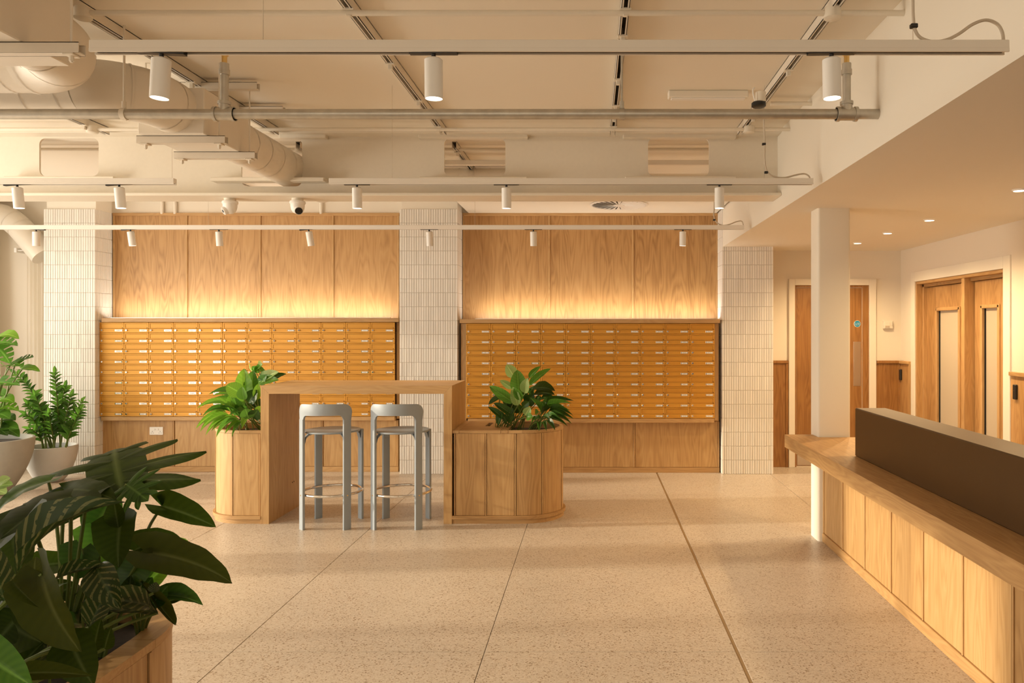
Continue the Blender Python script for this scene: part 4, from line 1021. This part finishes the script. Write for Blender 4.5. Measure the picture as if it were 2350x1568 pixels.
for (bx_, by_, tx_, ty_, dt, w, m_) in ((563, 925, 560, 846, 6.15, .13, 'leaf_fresh'), (578, 915, 582, 850, 6.2, .11, 'leaf_mid'), (557, 905, 519, 884, 6.05, .115, 'leaf_fresh'), (560, 918, 556, 888, 6.0, .08, 'leaf_mid'), (570, 925, 590, 895, 6.05, .10, 'leaf_dark'), (590, 918, 594, 880, 6.05, .06, 'leaf_fresh'),
    (540, 945, 528, 905, 6.12, .09, 'leaf_fresh'), (548, 955, 537, 912, 6.05, .09, 'leaf_mid'), (555, 945, 546, 905, 6.2, .085, 'leaf_fresh'), (571, 962, 563, 938, 5.95, .10, 'leaf_mid'), (580, 960, 592, 940, 5.97, .09, 'leaf_dark'), (592, 945, 597, 932, 5.98, .05, 'leaf_fresh'), (575, 940, 572, 905, 6.25, .1, 'leaf_dark'), (585, 935, 588, 905, 6.25, .1, 'leaf_dark'), (550, 935, 540, 915, 6.25, .09, 'leaf_dark')):
    b = P(bx_, by_, dt+.03); t = P(tx_, ty_, dt)
    leaf(r, 'oval', m_, b, t, w*1.1, toward(t, .9)+Vector((rnd.uniform(-.5, .2), 0, .1)), rnd.uniform(-.02, .1), .3, stem=c+Vector((rnd.uniform(-.06, .08), rnd.uniform(-.06, .08), 0)), sr=.0045)
c = Vector((-2.66, SY+.12, zs)); r = plant('split_leaf_plant', 'small split-leaf plant rising behind the left end of the table', c)
for (bx_, by_, tx_, ty_, dt, w, m_, k_) in ((592, 842, 602, 838, 6.3, .10, 'leaf_mid', 'monstera'), (585, 850, 577, 842, 6.3, .07, 'leaf_mid', 'heart'), (604, 868, 640, 854, 6.3, .10, 'leaf_pale', 'heart'), (620, 872, 657, 858, 6.35, .07, 'leaf_dark', 'heart'), (600, 875, 640, 872, 6.28, .10, 'leaf_mid', 'heart'), (560, 862, 546, 862, 6.3, .06, 'leaf_mid', 'heart'), (600, 880, 612, 862, 6.3, .10, 'leaf_mid', 'heart'), (597, 852, 592, 836, 6.32, .09, 'leaf_mid', 'heart')):
    b = P(bx_, by_, dt); t = P(tx_, ty_, dt-.06)
    leaf(r, k_, m_, b, t, w, toward(t, .8)+Vector((-.2, 0, .1)), .06, .2, stem=c+Vector((rnd.uniform(-.03, .03), rnd.uniform(-.04, .04), 0)), sr=.003)
b = P(580, 853, 6.25); MB().tube([b, P(574, 845, 6.25), P(572, 834, 6.25)], [.006, .005, .001], 6).build('bud', 'leaf_pale', r, smooth=True)

# plants of the right planter -------------------------------------------------
c = Vector((-.71, SY-.02, zs)); r = plant('broad_leaf_plant', 'tall pale-veined broad-leaved plant in the middle of the right planter', c)
for (bx_, by_, tx_, ty_, dt, w, m_) in ((1191, 905, 1187, 849, 6.1, .115, 'leaf_mid'), (1180, 865, 1162, 837, 6.2, .085, 'leaf_pale'), (1205, 903, 1211, 868, 6.05, .075, 'leaf_pale'), (1215, 885, 1264, 846, 6.2, .05, 'leaf_mid'), (1214, 868, 1241, 841, 6.25, .04, 'leaf_mid'), (1178, 925, 1123, 886, 5.98, .075, 'leaf_mid'), (1175, 892, 1147, 873, 6.15, .05, 'leaf_pale'), (1188, 931, 1177, 888, 5.98, .07, 'leaf_pale'), (1198, 917, 1180, 890, 5.96, .06, 'leaf_mid'),
    (1205, 953, 1217, 934, 5.95, .06, 'leaf_pale'), (1208, 958, 1223, 957, 5.93, .055, 'leaf_mid'), (1200, 935, 1215, 922, 6.0, .06, 'leaf_dark'), (1195, 915, 1198, 885, 6.2, .09, 'leaf_dark'), (1185, 925, 1165, 915, 6.2, .09, 'leaf_dark'), (1210, 930, 1225, 905, 6.2, .09, 'leaf_dark'), (1195, 948, 1185, 925, 6.1, .08, 'leaf_dark')):
    b = P(bx_, by_, dt+.03); t = P(tx_, ty_, dt)
    leaf(r, 'oval', m_, b, t, w*1.15, toward(t, .9)+Vector((rnd.uniform(-.4, .2), 0, .1)), rnd.uniform(-.02, .1), .35, stem=c+Vector((rnd.uniform(-.05, .05), rnd.uniform(-.04, .04), 0)), sr=.0045)
c = Vector((-.79, SY-.03, zs)); r = plant('drooping_leaf_plant', 'dark drooping split-leaf plant leaning over the lid of the right planter', c)
for (bx_, by_, tx_, ty_, dt, w, m_) in ((1146, 913, 1121, 929, 6.05, .05, 'leaf_dark'), (1149, 905, 1143, 916, 6.05, .035, 'leaf_mid'), (1165, 945, 1133, 925, 6.0, .06, 'leaf_dark'), (1150, 955, 1120, 934, 5.97, .05, 'leaf_dark'), (1148, 953, 1144, 977, 5.97, .055, 'leaf_dark'), (1163, 967, 1148, 945, 6.0, .045, 'leaf_dark'), (1172, 960, 1176, 935, 6.1, .08, 'leaf_dark'), (1176, 938, 1153, 920, 6.15, .06, 'leaf_dark'), (1178, 942, 1165, 922, 6.15, .06, 'leaf_deep'), (1168, 966, 1180, 952, 6.0, .06, 'leaf_dark'), (1170, 930, 1155, 915, 6.2, .06, 'leaf_dark')):
    b = P(bx_, by_, dt); t = P(tx_, ty_, dt)
    leaf(r, 'heart', m_, b, t, w*1.1, toward(t, .75)+Vector((-.3, 0, .2)), .08, .3, stem=c+Vector((rnd.uniform(-.03, .03), rnd.uniform(-.03, .03), 0)), sr=.003)
c = Vector((-.50, SY-.02, zs)); r = plant('arching_plant', 'dark green arching strap-leaved plant at the round end of the right planter', c)
for (bx_, by_, tx_, ty_, dt, w) in ((1255, 930, 1317, 920, 6.1, .05), (1258, 938, 1312, 926, 6.05, .05), (1262, 945, 1316, 955, 6.0, .05), (1265, 950, 1317, 962, 5.98, .045), (1260, 955, 1313, 974, 5.95, .045), (1262, 962, 1303, 979, 5.9, .04), (1258, 965, 1274, 988, 5.88, .055), (1250, 968, 1254, 990, 5.88, .04), (1240, 968, 1237, 990, 5.9, .045), (1235, 960, 1219, 971, 5.92, .04), (1240, 945, 1228, 953, 5.95, .06), (1245, 950, 1215, 912, 6.05, .085), (1250, 945, 1242, 920, 6.0, .10), (1255, 942, 1256, 925, 6.0, .09), (1258, 935, 1272, 911, 6.15, .07), (1265, 930, 1270, 915, 6.2, .07), (1260, 940, 1300, 938, 6.05, .06), (1268, 945, 1308, 942, 6.0, .055), (1255, 958, 1290, 968, 5.92, .06), (1250, 955, 1262, 965, 5.88, .06), (1245, 960, 1225, 965, 5.9, .05), (1265, 955, 1298, 958, 5.95, .06)):
    b = P(bx_-3, by_, dt+.06); t = P(tx_, ty_, dt)
    leaf(r, 'strap', rnd.choice(('leaf_dark', 'leaf_dark', 'leaf_mid')), b, t, w*.9, toward(t, .5), rnd.uniform(.08, .2), .5, stem=c+Vector((rnd.uniform(-.05, .05), rnd.uniform(-.05, .05), 0)), sr=.003)
c = Vector((-.62, SY+.12, zs)); r = plant('rubber_plant', 'dark rubbery-leaved plant at the back of the right planter', c)
for (bx_, by_, tx_, ty_, dt, w, m_) in ((1222, 892, 1274, 897, 6.3, .10, 'leaf_deep'), (1225, 905, 1273, 906, 6.32, .09, 'leaf_deep'), (1240, 918, 1272, 912, 6.28, .06, 'leaf_dark'), (1222, 915, 1205, 890, 6.35, .06, 'leaf_dark'), (1218, 912, 1232, 885, 6.35, .06, 'leaf_dark'), (1225, 925, 1245, 915, 6.3, .08, 'leaf_dark'), (1215, 920, 1195, 912, 6.3, .08, 'leaf_dark')):
    b = P(bx_, by_, dt); t = P(tx_, ty_, dt-.05)
    leaf(r, 'lance', m_, b, t, w*1.2, toward(t, .6)+Vector((0, 0, .3)), .1, .25, stem=c+Vector((rnd.uniform(-.03, .03), 0, 0)), sr=.0035)

# feather-leaved plant in the white pot ---------------------------------------
c = p2; r = plant('feather_leaf_plant', 'glossy feather-leaved plant in the white concrete pot', c)
LM = ('leaf_mid', 'leaf_dark', 'leaf_mid')
for (bx_, tx_, ty_, mx_, my_, dt, n) in ((112, 32, 856, 100, 900, 7.5, 15), (130, 126, 853, 132, 930, 7.55, 15), (150, 190, 920, 158, 960, 7.5, 11), (158, 188, 938, 165, 975, 7.42, 9), (100, 55, 950, 92, 960, 7.4, 8), (118, 80, 905, 100, 950, 7.45, 11), (125, 150, 885, 140, 930, 7.65, 12), (108, 62, 925, 88, 950, 7.5, 10), (140, 165, 905, 150, 950, 7.6, 11), (95, 62, 985, 90, 985, 7.38, 5), (132, 112, 945, 118, 975, 7.38, 8)):
    s = Vector((X(bx_, 7.56), 7.56+rnd.uniform(-.07, .07), c.z)); t = P(tx_, ty_, dt); mid = P(mx_, my_, (7.56+dt)/2)
    pts = [s*(1-q)**2+mid*2*q*(1-q)+t*q*q for q in [k/12 for k in range(13)]]
    st_ = MB().tube(pts, [.0105-.0007*k for k in range(13)], 7).build('stem', 'stem_green', r, smooth=True)
    for k in range(n):
        q = .22+.76*k/n; p = s*(1-q)**2+mid*2*q*(1-q)+t*q*q; tg = ((mid-s)*(1-q)+(t-mid)*q).normalized()
        for sg in (-1, 1):
            sd_ = tg.cross((CAM-p).normalized()).normalized()*sg; dirv = (sd_*.85+tg*.55+Vector((rnd.uniform(-.2, .2), rnd.uniform(-.4, .4), .1))).normalized()
            L = .115*(1.05-.45*q)*rnd.uniform(.85, 1.1)
            leaf(r, 'lance', rnd.choice(LM), p, p+dirv*L, L*.46, toward(p, .55)+Vector((rnd.uniform(-.5, .5), 0, .3)), .08, .3)
    leaf(r, 'lance', 'leaf_mid', t-tg*.02, t+tg*.06, .035, toward(t, .6), .05, .3)

# split-leaf plant in the grey pot --------------------------------------------
c = p1; r = plant('split_leaf_plant', 'tall split-leaf plant in the grey concrete pot at the left edge', c)
for (bx_, by_, tx_, ty_, dt, w, m_, k_) in ((5, 775, 41, 778, 7.2, .16, 'leaf_fresh', 'heart'), (-8, 790, 38, 794, 7.1, .17, 'leaf_mid', 'monstera'), (0, 800, 20, 835, 7.05, .18, 'leaf_mid', 'monstera'), (40, 835, 74, 820, 7.15, .16, 'leaf_dark', 'monstera'), (28, 838, 50, 842, 7.1, .17, 'leaf_mid', 'monstera'), (55, 848, 89, 853, 7.2, .11, 'leaf_fresh', 'heart'), (20, 845, 0, 835, 7.1, .18, 'leaf_mid', 'monstera'), (-20, 880, 43, 885, 7.0, .18, 'leaf_mid', 'monstera'), (5, 920, 30, 925, 7.05, .16, 'leaf_fresh', 'heart'), (5, 935, 40, 944, 7.05, .15, 'leaf_fresh', 'monstera'), (-5, 950, 20, 962, 7.0, .16, 'leaf_mid', 'heart'), (10, 965, 33, 965, 7.1, .16, 'leaf_dark', 'heart'), (0, 980, 40, 985, 7.05, .17, 'leaf_mid', 'heart'), (-10, 985, 15, 1000, 7.0, .17, 'leaf_dark', 'heart'), (15, 985, 42, 1003, 7.1, .14, 'leaf_mid', 'heart'), (-15, 905, 15, 912, 7.2, .16, 'leaf_mid', 'heart'), (-30, 810, -5, 770, 7.2, .2, 'leaf_mid', 'monstera')):
    b = P(bx_-4, by_, dt+.06); t = P(tx_+3, ty_, dt)
    leaf(r, k_, m_, b, t, w*1.05, toward(t, .6)+Vector((-.2, 0, .4)), rnd.uniform(.05, .16), .15, stem=c+Vector((rnd.uniform(-.06, .1), rnd.uniform(-.08, .08), 0)), sr=.006)

# plants of the foreground planter --------------------------------------------
SF = PZ-.06
def fg(x, y): return Vector((x, y, SF))
def many(root, rows, kind_mat=None):
    for (k_, m_, bx_, by_, db, tx_, ty_, dt, w, face, ar, fo, stm) in rows:
        b, t = P(bx_, by_, db), P(tx_, ty_, dt)
        leaf(root, k_, m_, b, t, w, toward(t, face)+Vector((rnd.uniform(-.15, .15), 0, 0)), ar, fo, stem=stm, sr=.0045)
c = fg(-1.38, 1.95); r = plant('split_leaf_plant', 'large dark split-leaf plant crowning the foreground planter', c)
def one(root, k_, m_, b, t, w, up, ar, fo, cu, stm, sr=.0045):
    return leaf(root, k_, m_, P(*b), P(*t), w, up, ar, fo, cu, stm, sr)
one(r, 'lobed', 'leaf_deep', (278, 1122, 1.98), (264, 1031, 2.22), .36, (.0, -.45, 1), .10, .10, -.25, c, .007)
one(r, 'lobed', 'leaf_dark', (290, 1112, 1.98), (340, 1150, 1.96), .13, (.1, -.85, .7), .05, .10, -.2, c, .005)
one(r, 'heart', 'leaf_deep', (160, 1143, 1.80), (2, 1236, 1.62), .165, (-.1, -1, .5), .06, .12, -.2, c)
one(r, 'heart', 'leaf_dark', (112, 1108, 2.0), (-8, 1178, 1.9), .10, (-.3, -.5, 1), .14, .25, -.2, c)
one(r, 'heart', 'leaf_deep', (150, 1128, 1.95), (268, 1150, 1.86), .10, (.1, -.6, 1), .08, .15, -.2, c)
one(r, 'heart', 'leaf_deep', (200, 1135, 1.9), (140, 1190, 1.8), .13, (-.1, -.8, .7), .06, .2, 0, c)
one(r, 'heart', 'leaf_deep', (371, 1162, 2.1), (496, 1210, 2.13), .078, (.15, -.8, .7), .07, .35, 0, c+Vector((.12, -.02, 0)), .0042)
one(r, 'oval', 'leaf_dark', (372, 1160, 2.1), (365, 1129, 2.11), .018, (.6, -1, .2), .03, .4, 0, None)
one(r, 'heart', 'leaf_mid', (250, 1160, 2.0), (205, 1240, 2.02), .14, (0, -1, .3), .04, .2, 0, c)
one(r, 'heart', 'leaf_mid', (232, 1150, 2.05), (255, 1218, 2.05), .12, (0, -1, .3), .04, .2, 0, c)
one(r, 'heart', 'leaf_deep', (30, 1230, 1.75), (55, 1320, 1.72), .12, (0, -1, .3), .04, .2, 0, c)
one(r, 'heart', 'leaf_deep', (60, 1180, 1.72), (-30, 1290, 1.6), .13, (-.2, -1, .3), .04, .2, 0, c)
c = fg(-1.28, 1.95); r = plant('heart_leaf_plant', 'heart-leaved plant at the round end of the foreground planter', c)
one(r, 'heart', 'leaf_deep', (277, 1196, 1.85), (272, 1303, 1.80), .108, (.05, -1, .15), .05, .18, .25, c)
one(r, 'oval', 'leaf_deep', (272, 1212, 1.84), (262, 1150, 1.85), .045, (.3, -1, .1), .03, .4, 0, None)
one(r, 'heart', 'leaf_olive', (335, 1268, 1.9), (533, 1339, 1.98), .112, (.1, -.62, .8), .12, .22, -.2, c)
one(r, 'heart', 'leaf_olive', (352, 1282, 1.9), (310, 1278, 1.88), .05, (.1, -.7, .6), .05, .4, 0, None)
one(r, 'heart', 'leaf_deep', (308, 1264, 1.98), (416, 1235, 2.05), .085, (0, -.7, .7), .10, .35, 0, c)
one(r, 'heart', 'leaf_mid', (225, 1222, 2.0), (222, 1300, 2.02), .12, (0, -1, .2), .05, .2, 0, c)
one(r, 'heart', 'leaf_fresh', (375, 1262, 2.08), (436, 1245, 2.15), .05, (0, -.7, .7), .10, .35, 0, c)
one(r, 'heart', 'leaf_dark', (190, 1260, 1.95), (175, 1330, 1.95), .11, (0, -1, .2), .05, .2, 0, c)
one(r, 'heart', 'leaf_dark', (310, 1300, 1.92), (285, 1360, 1.9), .10, (0, -1, .2), .05, .2, 0, c)
c = fg(-1.40, 1.62); r = plant('striped_leaf_plant', 'plant with cream-striped dark leaves in the middle of the foreground planter', c)
one(r, 'lance', 'leaf_striped', (38, 1318, 1.60), (286, 1152, 1.66), .088, (-.5, -.75, .6), .17, .35, 0, c)
one(r, 'lance', 'leaf_striped', (222, 1296, 1.62), (278, 1399, 1.58), .070, (.35, -1, .25), .16, .30, 0, None)
one(r, 'lance', 'leaf_striped', (128, 1330, 1.62), (258, 1300, 1.62), .030, (0, -.7, .8), .06, .4, 0, c)
one(r, 'lance', 'leaf_striped', (362, 1407, 1.90), (182, 1402, 1.70), .078, (0, -.8, .6), .03, .25, 0, c)
one(r, 'lance', 'leaf_striped', (5, 1390, 1.48), (88, 1398, 1.46), .050, (0, -1, .4), .03, .25, 0, c)
one(r, 'lance', 'leaf_striped', (12, 1380, 1.48), (-25, 1235, 1.48), .075, (.2, -1, .2), .06, .25, 0, c)
one(r, 'lance', 'leaf_striped', (352, 1362, 1.86), (358, 1336, 1.87), .028, (.2, -1, .2), .02, .3, 0, c)
one(r, 'lance', 'leaf_striped', (345, 1392, 1.84), (205, 1372, 1.72), .060, (0, -.8, .6), .06, .3, 0, c)
one(r, 'lance', 'leaf_striped', (205, 1440, 1.62), (262, 1330, 1.66), .055, (.2, -1, .2), .06, .3, 0, c)
c = fg(-1.22, 2.02); r = plant('arching_plant', 'arching lance-leaved plant leaning over the rim of the foreground planter', c)
one(r, 'lance', 'leaf_dark', (338, 1372, 2.0), (466, 1389, 2.05), .050, (.1, -.7, .8), .20, .4, 0, c)
one(r, 'lance', 'leaf_deep', (358, 1394, 1.98), (435, 1370, 2.05), .042, (0, -.8, .6), .10, .4, 0, c)
one(r, 'lance', 'leaf_fresh', (322, 1352, 2.02), (396, 1288, 2.08), .052, (.5, -.9, .4), .05, .35, 0, c)
one(r, 'lance', 'leaf_mid', (306, 1338, 2.0), (358, 1270, 2.05), .055, (.5, -.9, .4), .06, .35, 0, c)
one(r, 'lance', 'leaf_olive', (322, 1332, 1.90), (404, 1436, 1.98), .030, (.5, -.8, .5), -.05, .6, 0, c)
one(r, 'lance', 'leaf_mid', (398, 1300, 2.15), (454, 1313, 2.2), .022, (0, -.6, .8), .2, .4, 0, None)
one(r, 'lance', 'leaf_dark', (415, 1280, 2.18), (452, 1284, 2.22), .020, (0, -.6, .8), .2, .4, 0, None)
one(r, 'lance', 'leaf_dark', (318, 1372, 1.95), (350, 1325, 1.96), .055, (.3, -1, .3), .05, .3, 0, c)
one(r, 'lance', 'leaf_mid', (330, 1345, 2.05), (385, 1312, 2.08), .045, (.3, -1, .3), .05, .3, 0, c)
one(r, 'lance', 'leaf_dark', (345, 1392, 1.93), (385, 1345, 1.95), .05, (.3, -1, .3), .05, .3, 0, c)
one(r, 'lance', 'leaf_deep', (300, 1390, 1.9), (300, 1320, 1.9), .05, (.1, -1, .3), .05, .3, 0, c)
c = fg(-1.36, 1.40); r = plant('olive_leaf_plant', 'olive-leaved plant at the near side of the foreground planter', c)
one(r, 'heart', 'leaf_olive', (98, 1318, 1.42), (186, 1497, 1.34), .108, (-.25, -1, .3), .07, .10, .2, c)
one(r, 'heart', 'leaf_olive', (80, 1345, 1.42), (82, 1278, 1.44), .062, (0, -1, .2), .04, .2, 0, None)
one(r, 'strap', 'leaf_olive', (30, 1330, 1.4), (90, 1395, 1.36), .022, (.2, -1, .2), .04, .5, 0, None)
one(r, 'heart', 'leaf_deep', (165, 1478, 1.44), (215, 1575, 1.42), .085, (.1, -1, .4), .05, .2, 0, c)
one(r, 'strap', 'leaf_olive', (25, 1548, 1.32), (212, 1552, 1.38), .036, (0, -.8, .6), .14, .3, 0, c)
one(r, 'heart', 'leaf_mid', (-40, 1500, 1.3), (76, 1576, 1.28), .075, (-.2, -.7, .7), .08, .3, 0, c)
one(r, 'heart', 'leaf_deep', (20, 1430, 1.42), (95, 1475, 1.38), .11, (0, -1, .4), .05, .2, 0, c)
one(r, 'heart', 'leaf_deep', (40, 1420, 1.42), (-15, 1485, 1.38), .12, (0, -1, .4), .05, .2, 0, c)
one(r, 'lance', 'leaf_deep', (215, 1495, 1.5), (232, 1420, 1.5), .042, (.1, -1, .2), .03, .3, 0, c)
one(r, 'lance', 'leaf_deep', (240, 1490, 1.6), (255, 1440, 1.6), .042, (.1, -1, .2), .03, .3, 0, c)
# low dark undergrowth that fills the planter between the big leaves
c = fg(-1.44, 1.55); r = plant('low_leaf_plant', 'low dense dark foliage between the taller plants of the foreground planter', c)
for k in range(70):
    x = FX+rnd.uniform(-.25, .20); y = rnd.uniform(1.25, 2.12); b = Vector((x, y, SF+rnd.uniform(.05, .26))); a = rnd.uniform(0, 2*PI)
    t = b+Vector((math.cos(a)*.10, math.sin(a)*.10, rnd.uniform(-.02, .08)))
    leaf(r, rnd.choice(('heart', 'oval', 'lance')), rnd.choice(('leaf_dark', 'leaf_deep', 'leaf_deep', 'leaf_deep')), b, t, rnd.uniform(.05, .085), toward(t, rnd.uniform(.2, .8)), .08, .25, stem=Vector((x+rnd.uniform(-.03, .03), y, SF)), sr=.003)
# small pale succulent-like sprig at the very left
c = fg(-1.62, 1.9); r = plant('pale_sprig_plant', 'small plant with pale rounded leaves at the far left of the foreground planter', c)
many(r, [('oval', 'leaf_pale', -8, 1118, 1.95, 30, 1112, 1.95, .03, .6, .05, .2, c), ('oval', 'leaf_pale', -8, 1112, 1.95, 24, 1098, 1.95, .03, .6, .05, .2, None), ('oval', 'leaf_pale', -10, 1125, 1.95, 15, 1133, 1.95, .03, .6, .05, .2, None)])
